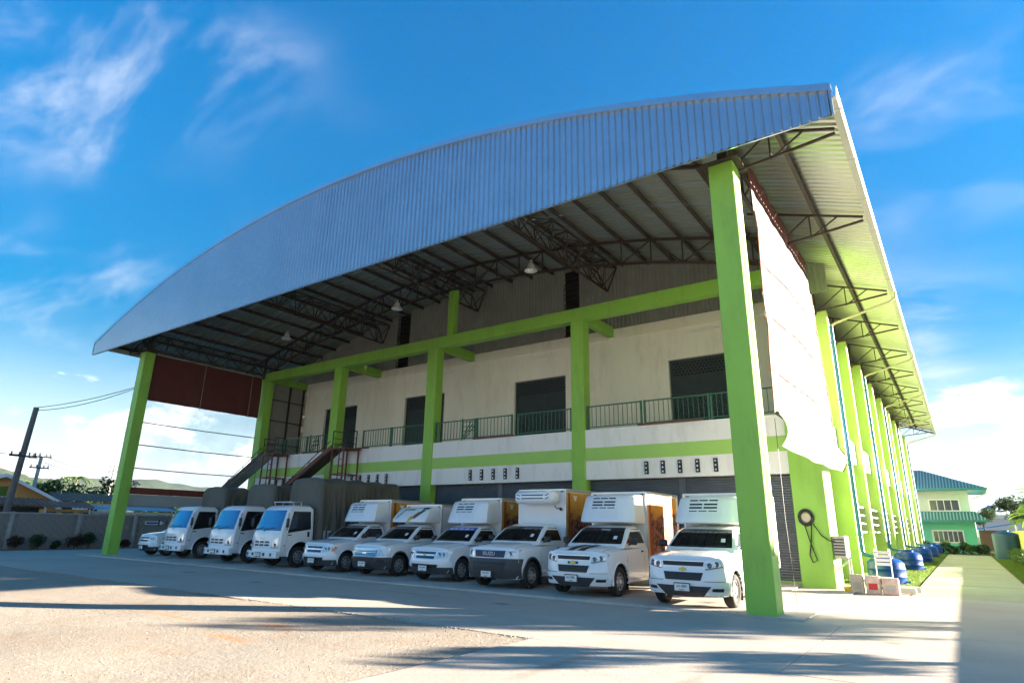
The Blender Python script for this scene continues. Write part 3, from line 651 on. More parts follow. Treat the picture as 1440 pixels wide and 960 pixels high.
# translucent ribbed panel at the left end of the balcony
for k in range(4):
    y0 = 23.1+k*0.62; m = MB(); pr = rib_profile(0.62, 4, 0.025, 0.4)
    m.grid([[(-35.72+d, y0+u, z) for u, d in pr] for z in (5.6, 8.2, 10.44)]); m.build('end_sheet', 'white_sheet', B, recalc=False)
m = MB()
for z in (6.55, 8.05, 9.4): m.box(-35.68, -35.62, 23.06, 25.58, z-0.03, z+0.03)
for y in (24.4, 25.45): m.box(-35.68, -35.60, y-0.05, y+0.05, 5.6, 10.44)
m.build('end_frame', 'steel_dark', B)
# fluorescent battens on the wall
for x in (-8.0, -16.2, -23.0):
    m = MB(); m.bev(x-0.65, x+0.65, YW-0.09, YW-0.002, 10.05, 10.11, 0.01); f_ = m.build('batten_light', 'fluoro', B)
    m = MB(); m.tube([(x-0.6, YW-0.06, 10.03), (x+0.6, YW-0.06, 10.03)], 0.018, 8); m.build('light_tube', 'frame_white', f_)
# balcony railings
def railing(x0, x1, y=22.66, post=True, z0=5.61):
    m = MB(); zt = 6.58
    m.bar((x0, y, zt), (x1, y, zt), 0.05, 0.05); m.bar((x0, y, z0+0.1), (x1, y, z0+0.1), 0.04, 0.04)
    n = max(2, int((x1-x0)/0.19))
    for i in range(1, n): xx = x0+(x1-x0)*i/n; m.bar((xx, y, z0+0.1), (xx, y, zt), 0.022)
    o = m.build('railing', 'rail_green', B)
    for xx in (x0, x1): 
        m = MB(); m.bar((xx, y, z0-0.02), (xx, y, zt+0.04), 0.07); m.build('railing_post', 'rail_green', o)
for x0, x1 in ((-32.9, -30.9), (-30.85, -28.9), (-26.0, -23.9), (-23.8, -21.5), (-20.7, -18.2), (-18.1, -16.1), (-15.75, -13.0), (-12.2, -9.8), (-9.65, -7.1), (-7.0, -4.6)): railing(x0, x1)
for x0, x1 in ((-34.4, -33.2), (-31.0, -29.6), (-27.5, -25.4), (-18.2, -15.9), (-9.9, -7.3)):
    m = MB(); m.box(x0, x1, 22.45, 22.60, 5.602, 5.66); m.build('loading_sill', 'steel_red', B)
# folded gates on the balcony
def gate_bits(x, y=22.75):
    m = MB()
    for i in range(3): m.bar((x+0.03*i, y+0.06*i, 5.7), (x+0.55+0.05*i, y+0.06*i, 6.55-0.12*i), 0.03); m.bar((x, y+0.06*i, 6.5-0.2*i), (x+0.75, y+0.06*i, 6.5-0.2*i), 0.03)
    m.bar((x, y, 5.62), (x, y, 6.7), 0.04); m.bar((x+0.75, y, 5.62), (x+0.75, y, 6.6), 0.04); m.build('folded_gate', 'rail_green', B)
for x in (-30.7, -33.9, -19.1): gate_bits(x)
# right flank: piers, wall, white band, fins
for k, y in enumerate(PY[1:]):
    m = MB(); m.bev(-4.4, -3.4, y, y+0.45, -0.02, 10.72, 0.015); m.build('flank_pier', 'green_bounce_lit', B)
for k in range(len(PY)-1):
    y0 = PY[k]+(1.55 if k == 0 else 0.45); y1 = PY[k+1]
    m = MB(); m.box(-4.35, -4.15, y0, y1, -0.02, 10.75); m.build('flank_wall', 'green_bounce_lit', B)
    m = MB(); m.box(-4.148, -3.65, y0, y1, 4.72, 5.72); m.build('flank_band', 'white_wall', B)
    if k > 0:
        o = None
        m = MB(); m.box(-4.149, -4.13, y0+0.1, y1-0.1, 1.7, 3.0); o = m.build('flank_window', 'window_glass', B)
        for z in (1.72, 2.07, 2.42, 2.77):
            m = MB(); m.box(-4.148, -3.62, y0, y1, z, z+0.06); m.build('fin', 'white_wall', o)
m = MB(); m.box(-36.2, -3.7, PY[-1]+0.45, PY[-1]+0.7, -0.02, 10.9); m.build('rear_wall', 'cream_wall', B)
m = MB(); m.box(-36.2, -36.0, 23.1, PY[-1]+0.5, -0.02, 10.9); m.build('left_wall', 'cream_wall', B)
m = MB(); m.box(-36.2, -3.7, PY[-1]+0.45, PY[-1]+0.6, 10.9, 12.9); m.build('rear_gable', 'zinc_wall', B)
# rain pipes every second pier
for i, k in enumerate((1, 3, 5, 7, 9)):
    y = PY[k]-0.12
    m = MB(); m.tube([(-0.85, y, 11.0), (-0.85, y, 10.75), (-1.05, y, 10.6), (-3.1, y, 10.05), (-3.28, y, 9.95)], 0.05, 8); p_ = m.build('gutter_outlet', 'pipe_beige', B)
    m = MB(); m.tube([(-3.28, y, 9.95), (-3.28, y, 1.05), (-3.24, y, 0.95), (-3.12, y-0.05, 0.9), (-2.75, y-0.6, 0.88), (-2.55, y-0.82, 0.84), (-2.5, y-0.9, 0.7)], 0.075, 10); m.build('rain_pipe', 'pipe_teal', B, smooth=40)
    for z in (1.6, 4.2, 6.8, 9.2): m = MB(); m.lathe([(0.078, 0), (0.09, 0.005), (0.09, 0.07), (0.078, 0.075)], 10, (-3.28, y, z)); m.box(-3.42, -3.3, y-0.02, y+0.02, z+0.02, z+0.05); m.build('pipe_clip', 'pipe_teal', p_)
# ------------------------------------------------------------------ vehicles
def lerp(a, b, t): return a+(b-a)*t
def interp(tab, x):
    if x <= tab[0][0]: return tab[0][1]
    for (a, va), (b, vb) in zip(tab, tab[1:]):
        if x <= b:
            t = (x-a)/(b-a); t = t*t*(3-2*t)*0.35+t*0.65; return va+(vb-va)*t
    return tab[-1][1]
def patch(m, surf, q, off=0.006, nu=6, nv=4, th=0.012):
    """raise the 4-corner region q (a,b pairs) off the surface surf(a,b)"""
    def P(a, b):
        e = 0.004; p = surf(a, b); n = (surf(a+e, b)-surf(a-e, b)).cross(surf(a, b+e)-surf(a, b-e))
        n = n.normalized() if n.length > 1e-9 else Vector((0, -1, 0)); return p, n
    rows = []; low = []
    for j in range(nv+1):
        v = j/nv; r = []; l = []
        for i in range(nu+1):
            u = i/nu
            a = lerp(lerp(q[0][0], q[1][0], u), lerp(q[3][0], q[2][0], u), v); b = lerp(lerp(q[0][1], q[1][1], u), lerp(q[3][1], q[2][1], u), v)
            p, n = P(a, b); n = n*surf.sgn; r.append(p+n*off); l.append(p-n*th)
        rows.append(r); low.append(l)
    m.grid(rows)
    edge = rows[0]+[r[-1] for r in rows[1:]]+rows[-1][::-1][1:]+[r[0] for r in rows[::-1]][1:-1]
    el_ = low[0]+[r[-1] for r in low[1:]]+low[-1][::-1][1:]+[r[0] for r in low[::-1]][1:-1]
    m.grid([edge, el_], closed=True); return m
class Surf:
    def __init__(s, f, sgn=1): s.f = f; s.sgn = sgn
    def __call__(s, a, b): return s.f(a, b)
def cut_arches(ob, cutters):
    """open the wheel arches in a closed body mesh"""
    for (y, z, r) in cutters:
        m = MB(); m.lathe([(0.0001, -1.3), (r, -1.3), (r, 1.3), (0.0001, 1.3)], 28, (0, y, z), 'x')
        cm = m.mesh('cutter', 'black'); bm = bmesh.new(); bm.from_mesh(cm); bmesh.ops.remove_doubles(bm, verts=bm.verts, dist=0.001); bmesh.ops.recalc_face_normals(bm, faces=bm.faces); bm.to_mesh(cm); bm.free()
        co = bpy.data.objects.new('cutter', cm); C.objects.link(co); co.parent = ob.parent
        md = ob.modifiers.new('b', 'BOOLEAN'); md.operation = 'DIFFERENCE'; md.object = co; md.solver = 'EXACT'; md.material_mode = 'TRANSFER'
        bpy.context.view_layer.update()
        dg = bpy.context.evaluated_depsgraph_get(); dg.update(); me = bpy.data.meshes.new_from_object(ob.evaluated_get(dg))
        ob.modifiers.clear(); bm = bmesh.new(); bm.from_mesh(me); bmesh.ops.triangulate(bm, faces=bm.faces); bm.to_mesh(me); bm.free(); ob.data = me; bpy.data.objects.remove(co)
    me = ob.data; me.polygons.foreach_set('use_smooth', [True]*len(me.polygons)); me.set_sharp_from_angle(angle=math.radians(32))
def closed_mesh(m, name, mats):
    me = m.mesh(name, mats); bm = bmesh.new(); bm.from_mesh(me); bmesh.ops.remove_doubles(bm, verts=bm.verts, dist=0.0008); bmesh.ops.dissolve_degenerate(bm, edges=bm.edges, dist=0.0003)
    bmesh.ops.recalc_face_normals(bm, faces=bm.faces); bmesh.ops.triangulate(bm, faces=bm.faces); bm.to_mesh(me); bm.free(); return me
WH = {}
def wheel_meshes(r, wd):
    k = (r, wd)
    if k in WH: return WH[k]
    m = MB(); h = wd/2; rr = r*0.62
    m.lathe([(rr, -h*0.8), (rr*1.12, -h), (r*0.9, -h), (r*0.975, -h*0.8), (r, -h*0.55), (r, -h*0.05), (r*0.985, 0), (r, h*0.05), (r, h*0.55), (r*0.975, h*0.8), (r*0.9, h), (rr*1.12, h), (rr, h*0.8), (rr*0.97, 0), (rr, -h*0.8)], 30, axis='x')
    ty = m.mesh('wheel', 'tyre', smooth=40)
    m = MB()
    for s_ in (1,): m.lathe([(rr, h*0.78), (rr*0.93, h*0.82), (rr*0.88, h*0.45), (rr*0.6, h*0.55), (rr*0.34, h*0.75), (rr*0.30, h*0.98), (rr*0.12, h*1.0), (0.001, h*1.0)], 24, axis='x')
    m.lathe([(rr*0.9, -h*0.5), (0.001, -h*0.5)], 24, axis='x'); ri = m.mesh('rim', 'rim', smooth=35)
    m = MB()
    for i in range(8):
        a = 2*PI*(i+.5)/8; m.lathe([(rr*0.115, h*0.60), (rr*0.115, h*0.66), (0.001, h*0.66)], 8, (0, math.cos(a)*rr*0.70, math.sin(a)*rr*0.70), 'x')
    ho = m.mesh('rim_hole', 'black')
    m = MB()
    for i in range(6):
        a = 2*PI*i/6; m.lathe([(0.016, h*0.7), (0.016, h*0.86), (0.001, h*0.86)], 6, (0, math.cos(a)*rr*0.42, math.sin(a)*rr*0.42), 'x')
    nu_ = m.mesh('wheel_nut', 'alu')
    WH[k] = (ty, ri, ho, nu_); return WH[k]
def wheel(root, x, y, r, wd, right):
    ty, ri, ho, nu_ = wheel_meshes(r, wd)
    o = link('wheel', ty, root); o.location = (x, y, r)
    if not right: o.rotation_euler = (0, 0, PI)
    for n_, me in (('rim', ri), ('rim_hole', ho), ('wheel_nut', nu_)): link(n_, me, o)
    o.children[-1]['kind'] = 'stuff'
    return o
def put_text(root, body, size, material, loc, rot=(PI/2, 0, 0), name='lettering', ext=0.002):
    o = link(name, text_mesh(body, size, material, ext), root); o.location = loc; o.rotation_euler = rot; return o
def plate(root, x, y, z, txt, w_=0.34, h_=0.15, size=None):
    m = MB(); m.bev(x-w_/2-0.02, x+w_/2+0.02, y, y+0.02, z-h_/2-0.02, z+h_/2+0.02, 0.006); f = m.build('number_plate', 'plastic_dark', root)
    m = MB(); m.bev(x-w_/2, x+w_/2, y-0.008, y+0.002, z-h_/2, z+h_/2, 0.003); m.build('plate_face', 'plate_white', f)
    b = text_mesh(txt, 0.13 if txt.startswith('ผ') else 0.10, 'ink'); o = link('plate_lettering', b, f); o.location = (x, y-0.010, z+0.022); o.rotation_euler = (PI/2, 0, 0); o.scale = (0.62, 0.62, 1)
    b = text_mesh('ชุมพร', 0.055, 'ink'); o = link('plate_lettering', b, f); o.location = (x, y-0.010, z-0.05); o.rotation_euler = (PI/2, 0, 0); o.scale = (0.9, 0.7, 1)
def bowtie(m, surf, x, z, s_, off):
    patch(m, surf, [(x-s_, z-s_*0.22), (x+s_, z-s_*0.22), (x+s_*0.9, z+s_*0.22), (x-s_*0.9, z+s_*0.22)], off, 3, 2); patch(m, surf, [(x-s_*.42, z-s_*.38), (x+s_*.36, z-s_*.38), (x+s_*.42, z+s_*.38), (x-s_*.36, z+s_*.38)], off+0.002, 2, 2)

def pickup(loc, label, style, **o_):
    root = thing('refrigerated_pickup' if o_.get('box', True) else 'pickup', label, 'pickup truck', loc, o_.get('group', 'white pickups parked under the roof'), world=False, rz=o_.get('rz', 0))
    new = style in ('new', 'dmax_new')
    W = 0.93 if new else 0.88; hz = 0.13 if new else 0.05; R = 0.365 if new else 0.345; fa = 0.90 if new else 0.84; ra = fa+3.05
    cow = 1.22; back = 2.78; dz = 0.015 if new else 0.0; dzg = 0.10 if new else 0.04
    wt = [(0.0, W*0.90), (0.15, W*0.955), (0.45, W), (2.0, W), (back, W*0.985)]
    zb = [(0.0, 0.30), (0.2, 0.27), (1.5, 0.30), (back, 0.31)]
    zs = [(0.0, 0.86+hz+dz), (0.14, 0.915+hz+dz*.9), (0.5, 0.965+hz+dz*.5), (cow, 1.02+hz), (back, 1.07+hz)]
    zt = [(0.0, 0.90+hz+dz), (0.14, 0.965+hz+dz*.9), (0.45, 1.035+hz+dz*.6), (0.9, 1.085+hz+dz*.25), (cow+.1, 1.115+hz), (back, 1.12+hz)]
    def half(y):
        w_, b, s_, t = interp(wt, y), interp(zb, y), interp(zs, y), interp(zt, y)
        return [(w_*.93, b), (w_*.975, b+.07), (w_*1.0, b+.28*(s_-b)), (w_*1.0, b+.55*(s_-b)), (w_*.985, b+.66*(s_-b)), (w_*.985, s_-.10), (w_*.955, s_-.025), (w_*.89, s_+.008), (w_*.80, lerp(s_, t, .30)), (w_*.70, lerp(s_, t, .75)), (w_*.35, t-.006), (0, t)]
    F = [(0.20, 0.16), (0.34, 0.06), (0.50, 0.0), (0.64, 0.0), (0.72, 0.035), (0.86+hz+dz, 0.07), (0.93+hz+dz, 0.15), (1.1+dz, 0.30)]
    def y0(x, z): u = abs(x)/W; return interp(F, z)+0.09*u*u+0.24*u**6
    stations = [0.0, 0.16, 0.30, 0.45, 0.6, 0.75, 0.9, 1.05, cow, 1.4, 1.7, 2.1, 2.45, back]
    rows = []
    for k, y in enumerate(stations):
        h = half(y); xb_, zb0 = h[0]; pts = [(x, z) for x, z in h]+[(-x, z) for x, z in h[-2::-1]]+[(-xb_*(1-2*i/12), zb0) for i in range(1, 12)]
        rows.append([(x, y0(x, z) if k == 0 else y+(0.16*(1-k/4)*(abs(x)/W)**4 if k < 4 else 0), z) for x, z in pts])
    m = MB(); m.grid(rows, closed=True); m.poly(rows[-1])
    h = half(0.0); M = 12
    m.grid([[(x*(1-2*i/M), y0(x*(1-2*i/M), z), z) for i in range(M+1)] for x, z in h[:-1]])
    x, z = h[-2]; top = [(x*(1-2*i/M), y0(x*(1-2*i/M), z), z) for i in range(M+1)]
    m.poly(top+[(0, y0(0, h[-1][1]), h[-1][1])])
    # underside strip between the first and last row is closed by the ring itself
    me = closed_mesh(m, 'body', ['white_paint']); body = link('body', me, root)
    cut_arches(body, [(fa, R+0.01, R+0.075)])
    fz = lambda b: b+dzg*max(0, min(1, (b-.52)/.3))
    front = Surf(lambda a, b: Vector((a, y0(a, fz(b)), fz(b))), 1)
    if (front(0.01, .6)-front(-.01, .6)).cross(front(0, .61)-front(0, .59)).y > 0: front.sgn = -1
    def sx(y, z):
        hh = half(y)
        for (xa, za), (xb, zb_) in zip(hh[:8], hh[1:8]):
            if za <= z <= zb_: return lerp(xa, xb, (z-za)/(zb_-za+1e-6))
        return hh[5][0]
    sideR = Surf(lambda a, b: Vector((sx(a, b), a, b)), 1); sideL = Surf(lambda a, b: Vector((-sx(a, b), a, b)), -1)
    if (sideR(1.51, .6)-sideR(1.49, .6)).cross(sideR(1.5, .61)-sideR(1.5, .59)).x < 0: sideR.sgn = -1; sideL.sgn = 1
    def tz(x, y):
        hh = half(y)[7:]
        for (xa, za), (xb, zb_) in zip(hh, hh[1:]):
            if xb <= abs(x) <= xa: return lerp(za, zb_, (xa-abs(x))/(xa-xb+1e-6))
        return hh[0][1]
    hood = Surf(lambda a, b: Vector((a, b, tz(a, b))), 1)
    # greenhouse
    zr = 1.78 if new else 1.71
    GZ = [1.04+hz, 1.13+hz, 1.30+hz, 1.50+hz, zr-0.07, zr-0.02, zr]
    GF = [(1.04+hz, cow-0.16), (1.13+hz, cow-0.03), (1.30+hz, cow+0.20), (1.50+hz, cow+0.48), (zr-0.07, cow+0.70), (zr-0.02, cow+0.86), (zr, cow+1.08)]
    GB = [(1.04+hz, back-.01), (1.30+hz, back-.03), (zr-.07, back-.14), (zr-.02, back-.2), (zr, back-.32)]
    GW = [(1.04+hz, W*.94), (1.13+hz, W*.93), (1.30+hz, W*.885), (1.50+hz, W*.82), (zr-.07, W*.755), (zr-.02, W*.70), (zr, W*.56)]
    def lin(tab, x):
        for (a, va), (b, vb) in zip(tab, tab[1:]):
            if x <= b: return va+(vb-va)*(x-a)/(b-a)
        return tab[-1][1]
    bow = 0.13
    def gy(x, z): w_ = lin(GW, z); return lin(GF, z)+bow*(x/w_)**2
    def ring(z):
        w_, b = lin(GW, z), lin(GB, z); r = 0.06; P = []
        for i in range(11): x = (w_-r*.4)*(-1+2*i/10); P.append((x, gy(x, z), z))
        yf = gy(w_-r*.4, z); P += [(w_, yf+r, z), (w_, lerp(yf, b, .5), z), (w_, b-r, z), (w_-r*.3, b-r*.3, z), (w_-r, b, z), (0, b, z), (-w_+r, b, z), (-w_+r*.3, b-r*.3, z), (-w_, b-r, z), (-w_, lerp(yf, b, .5), z), (-w_, yf+r, z)]
        return P
    rings = [ring(z) for z in GZ]; m = MB(); m.grid(rings, closed=True); c = Vector((0, 0, 0))
    for p in rings[-1]: c += Vector(p)
    c /= len(rings[-1]); c.z += 0.012; k = len(rings[-1]); m.add(rings[-1]+[c], [(i, (i+1) % k, k) for i in range(k)])
    cab = m.build('cab', 'white_paint', root, smooth=28)
    wsf = Surf(lambda a, b: Vector((a*lin(GW, b), gy(a*lin(GW, b), b), b)), 1)
    if (wsf(.01, 1.4)-wsf(-.01, 1.4)).cross(wsf(0, 1.41)-wsf(0, 1.39)).y > 0: wsf.sgn = -1
    zt0, zt1 = 1.145+hz, zr-0.085
    m = MB(); patch(m, wsf, [(-.90, zt0), (.90, zt0), (.87, zt1), (-.87, zt1)], 0.006, 12, 8); ws = m.build('windscreen', 'glass_dark', cab, smooth=30)
    if o_.get('strip'):
        m = MB(); patch(m, wsf, [(-.87, zt1-.10), (.87, zt1-.10), (.865, zt1-.005), (-.865, zt1-.005)], 0.010, 12, 2, .003); m.build('sun_strip', o_['strip'], ws)
        p = wsf(0, zt1-.055)
        if o_.get('strip_text') == 'red':
            sl_ = math.atan2(0.22, 0.20)
            put_text(cab, 'HI', .19, 'red_ink', (-.22, p.y-.022, p.z), (PI/2-sl_*0.9, 0, 0)).scale = (.55, .42, 1); put_text(cab, 'SPEED', .16, 'white_ink', (.13, p.y-.022, p.z), (PI/2-sl_*0.9, 0, 0)).scale = (.7, .45, 1)
        else:
            m = MB()
            for i in range(22):
                a = -.72+i*.066
                if i % 5 == 4: continue
                patch(m, wsf, [(a, zt1-.075), (a+.042, zt1-.075), (a+.042, zt1-.035), (a, zt1-.035)], 0.014, 1, 1, .002)
            m.build('strip_lettering', 'white_ink', ws)
    m = MB(); patch(m, wsf, [(.58, zt0+.12), (.70, zt0+.12), (.70, zt0+.2), (.58, zt0+.2)], 0.009, 2, 2, .002); m.build('tax_disc', 'plate_white', ws)
    m = MB()
    for a, b in ((-.72, -.05), (.05, .72)): p = wsf(a, zt0+.005); q = wsf(b, zt0+.035); m.bar((p.x, p.y-.02, p.z), (q.x, q.y-.02, q.z), .018)
    m.build('wipers', 'black', cab)
    for s_ in (1, -1):
        sw = Surf(lambda a, b, s_=s_: Vector((s_*lin(GW, b), a, b)), 1)
        if ((sw(2.01, 1.3)-sw(1.99, 1.3)).cross(sw(2, 1.31)-sw(2, 1.29))).x*s_ < 0: sw.sgn = -1
        f0 = gy(W*.7, 1.17+hz)+0.14; f1 = gy(W*.6, zr-.11)+0.12
        m = MB(); patch(m, sw, [(f0, 1.165+hz), (back-.16, 1.165+hz), (back-.24, zr-.11), (f1, zr-.11)], 0.005, 6, 4); m.build('side_window', 'glass_dark', cab, smooth=30)
        sd = sideR if s_ > 0 else sideL; m = MB()
        for q in ([(1.36, .40), (1.366, .40), (1.366, 1.0), (1.36, 1.0)], [(2.50, .40), (2.506, .40), (2.506, 1.0), (2.50, 1.0)], [(1.36, .40), (2.5, .40), (2.5, .406), (1.36, .406)]): patch(m, sd, q, .002, 2, 6, .004)
        m.build('door_seam', 'black', body)
        m = MB(); patch(m, sd, [(2.28, .93+hz), (2.42, .93+hz), (2.42, .965+hz), (2.28, .965+hz)], .022, 2, 1); m.build('door_handle', 'black' if not new else 'plastic_dark', body)
        m = MB(); x = s_*(W+.10); y = f0+.06; m.bev(min(x-.11, x+.11), max(x-.11, x+.11), y-.05, y+.06, 1.13+hz, 1.30+hz, .03); m.bar((s_*(W-.04), y+.03, 1.13+hz), (x, y+.02, 1.19+hz), .05)
        m.build('mirror', o_.get('mirror', 'black'), cab, smooth=50)
        # arch lip and mudflap
        m = MB(); prof = []
        for i in range(15):
            a = PI*(-.06+1.12*i/14); prof.append((fa-math.cos(a)*(R+.075), R+.01+math.sin(a)*(R+.075)))
        xw = s_*(W*1.0); m.grid([[(xw-s_*.03, y, z), (xw+s_*.018, y, z), (xw+s_*.018, fa+(y-fa)*1.07, R+.01+(z-R-.01)*1.07), (xw-s_*.01, fa+(y-fa)*1.12, R+.01+(z-R-.01)*1.12)] for y, z in prof])
        m.build('arch_lip', o_.get('lip', 'white_paint'), body, smooth=60)
        m = MB(); m.box(min(xw-s_*.22, xw), max(xw-s_*.22, xw), fa+R+.07, fa+R+.085, .13, .42); m.build('mud_flap', 'black', body)
    # front dress, by model
    dk = 'plastic_dark'
    def P(name, material, quads, off=.008, par=body, n=(8, 3)):
        m = MB()
        for q in quads: patch(m, front, q, off, *n)
        return m.build(name, material, par, smooth=40)
    def sym(q): return [q, [(-a, b) for a, b in (q[1], q[0], q[3], q[2])]]
    if style == 'new':
        P('upper_grille', 'black', [[(-.46, .80), (.46, .80), (.48, .885), (-.48, .885)]], .012)
        P('grille_trim', 'chrome', [[(-.49, .785), (.49, .785), (.49, .797), (-.49, .797)], [(-.50, .888), (.50, .888), (.50, .900), (-.50, .900)]], .018, n=(8, 1))
        g = P('lower_grille', 'black', [[(-.40, .575), (.40, .575), (.46, .70), (-.46, .70)]], .012)
        m = MB()
        for i in range(5): patch(m, front, [(-.42, .592+i*.023), (.42, .592+i*.023), (.42, .598+i*.023), (-.42, .598+i*.023)], .017, 8, 1)
        m.build('grille_bars', dk, g)
        m = MB(); bowtie(m, front, 0, .744, .085, .02); m.build('emblem', 'gold', body)
        m = MB(); patch(m, front, [(-.15, .722), (.15, .722), (.15, .766), (-.15, .766)], .012, 3, 1)
        if o_.get('stripes'): m.build('emblem_backing', 'logo_navy', body)
        for q in sym([(.50, .745), (.86, .80), (.90, .935), (.52, .865)]):
            hl = P('headlight', 'lens', [q], .014, n=(6, 4))
            sg = 1 if q[0][0] > 0 or q[1][0] > 0 else -1
            m = MB()
            for cx, cz in ((.60, .815), (.74, .84)): p = front(sg*cx, cz); m.lathe([(.058, 0), (.058, -.012), (.045, -.02), (.02, -.012), (.001, -.012)], 14, (p.x, p.y-.012, p.z), 'y')
            m.build('lamp_bowl', 'lens_dark', hl)
            m = MB(); patch(m, front, [(sg*.51, .742), (sg*.86, .792), (sg*.86, .805), (sg*.51, .755)], .02, 4, 1); m.build('lamp_edge', 'black', hl)
        P('bumper', 'white_paint', [[(-.90, .30), (.90, .30), (.92, .56), (-.92, .56)]], .028, n=(14, 5))
        P('bumper_insert', dk, [[(-.42, .27), (.42, .27), (.62, .485), (-.62, .485)]], .036, n=(10, 3))
        for q in sym([(.62, .385), (.82, .385), (.84, .45), (.64, .45)]): P('fog_recess', 'black', [q], .034, n=(3, 2))
        P('bumper_seam', 'black', [[(-.88, .563), (-.48, .563), (-.48, .568), (-.88, .568)], [(.48, .563), (.88, .563), (.88, .568), (.48, .568)]], .012, n=(4, 1))
        plate(root, 0, -.075, .445, o_['plate'])
    elif style == 'dmax_new':
        g = P('grille', 'logo_navy', [[(-.50, .76), (.50, .76), (.54, .915), (-.54, .915)]], .014)
        P('grille_bars', 'black', [[(-.48, .79), (.48, .79), (.48, .80), (-.48, .80)], [(-.5, .86), (.5, .86), (.5, .87), (-.5, .87)]], .022, g, (8, 1))
        put_text(root, 'ISUZU', .15, 'plate_white', (0, front(0, .83).y-.035, fz(.835))).scale = (1.05, .95, 1)
        for q in sym([(.55, .755), (.86, .83), (.90, .955), (.57, .90)]):
            hl = P('headlight', 'lens', [q], .016, n=(6, 4)); sg = 1 if max(a for a, _ in q) > .6 else -1
            m = MB(); p = front(sg*.68, .84); m.lathe([(.065, 0), (.065, -.012), (.03, -.008), (.001, -.012)], 14, (p.x, p.y-.012, p.z), 'y'); m.build('lamp_bowl', 'lens_dark', hl)
        P('bumper', dk, [[(-.91, .30), (.91, .30), (.94, .74), (-.94, .74)]], .03, n=(14, 6))
        P('lower_grille', 'black', [[(-.52, .50), (.52, .50), (.56, .66), (-.56, .66)]], .036)
        plate(root, 0, -.085, .40, o_['plate'])
    elif style == 'col_old':
        g = P('grille', 'logo_navy', [[(-.36, .66), (.36, .66), (.42, .845), (-.42, .845)]], .012)
        P('grille_bar', 'chrome', [[(-.41, .735), (.41, .735), (.42, .775), (-.42, .775)]], .024, g, (8, 1))
        P('grille_surround', 'chrome', [[(-.38, .645), (.38, .645), (.38, .658), (-.38, .658)]], .018, g, (8, 1))
        m = MB(); bowtie(m, front, 0, .755, .07, .03); m.build('emblem', o_.get('emblem', 'gold'), body)
        for q in sym([(.47, .675), (.82, .71), (.86, .86), (.49, .845)]):
            hl = P('headlight', 'lens', [q], .016, n=(6, 4)); sg = 1 if max(a for a, _ in q) > .6 else -1
            m = MB()
            for cx in (.56, .68): p = front(sg*cx, .775); m.lathe([(.055, 0), (.055, -.012), (.03, -.006), (.001, -.012)], 14, (p.x, p.y-.012, p.z), 'y')
            m.build('lamp_bowl', 'lens_dark', hl)
            if o_.get('amber'): m = MB(); patch(m, front, [(sg*.76, .70), (sg*.84, .71), (sg*.865, .855), (sg*.79, .85)], .022, 3, 3); m.build('indicator', 'amber', hl)
        P('bumper', 'white_paint', [[(-.88, .44), (.88, .44), (.90, .60), (-.90, .60)]], .028, n=(14, 4))
        P('lower_bumper', dk, [[(-.88, .25), (.88, .25), (.88, .445), (-.88, .445)]], .030, n=(14, 4))
        P('intake', 'black', [[(-.50, .43), (.50, .43), (.54, .52), (-.54, .52)]], .036)
        plate(root, .02, -.08, .40, o_['plate'])
    elif style == 'dmax_old':
        g = P('grille', 'lens_dark', [[(-.50, .62), (.50, .62), (.54, .82), (-.54, .82)]], .012)
        P('grille_bars', 'chrome', [[(-.51, .63+i*.05), (.51, .63+i*.05), (.52, .645+i*.05), (-.52, .645+i*.05)] for i in range(4)]+[[(-.54, .81), (.54, .81), (.55, .835), (-.55, .835)]], .024, g, (8, 1))
        m = MB(); patch(m, front, [(-.1, .70), (.1, .70), (.1, .74), (-.1, .74)], .03, 2, 1); m.build('emblem', 'chrome', body)
        for q in sym([(.53, .63), (.84, .68), (.87, .86), (.56, .83)]):
            hl = P('headlight', 'lens', [q], .016, n=(6, 4)); sg = 1 if max(a for a, _ in q) > .6 else -1
            m = MB(); p = front(sg*.66, .745); m.lathe([(.065, 0), (.065, -.012), (.03, -.006), (.001, -.012)], 14, (p.x, p.y-.012, p.z), 'y'); m.build('lamp_bowl', 'lens', hl)
        P('bumper', dk, [[(-.88, .26), (.88, .26), (.91, .61), (-.91, .61)]], .032, n=(14, 6))
        for q in sym([(.58, .48), (.78, .48), (.78, .55), (.58, .55)]): P('fog_recess', 'black', [q], .038, n=(3, 2))
        P('intake', 'black', [[(-.45, .50), (.45, .50), (.45, .58), (-.45, .58)]], .036)
        plate(root, .0, -.085, .40, o_['plate'])
    if o_.get('stripes'):
        m = MB()
        for c_ in (-.16, .16): patch(m, hood, [(c_-.10, .17), (c_+.10, .17), (c_+.10, cow-.05), (c_-.10, cow-.05)], .005, 3, 10, .004)
        m.build('bonnet_stripe', 'ink', body)
    # hood seam
    m = MB()
    for s_ in (-1, 1): patch(m, hood, [(s_*W*.775, .30), (s_*W*.782, .30), (s_*W*.782, cow), (s_*W*.775, cow)], .0015, 1, 10, .003)
    m.build('bonnet_seam', 'plastic_dark', body)
    wx = W-.12
    for s_ in (1, -1): wheel(root, s_*wx, fa, R, .23, s_ > 0); wheel(root, s_*wx, ra, R, .23, s_ > 0)
    # frame
    m = MB(); m.box(-.45, -.35, .6, 5.1, .45, .58); m.box(.35, .45, .6, 5.1, .45, .58); m.box(-.7, .7, fa-.05, fa+.05, R-.05, R+.05); m.box(-.7, .7, ra-.06, ra+.06, R-.06, R+.06); m.box(-.6, .6, .35, 2.6, .28, .40); m.build('chassis', 'black', root)
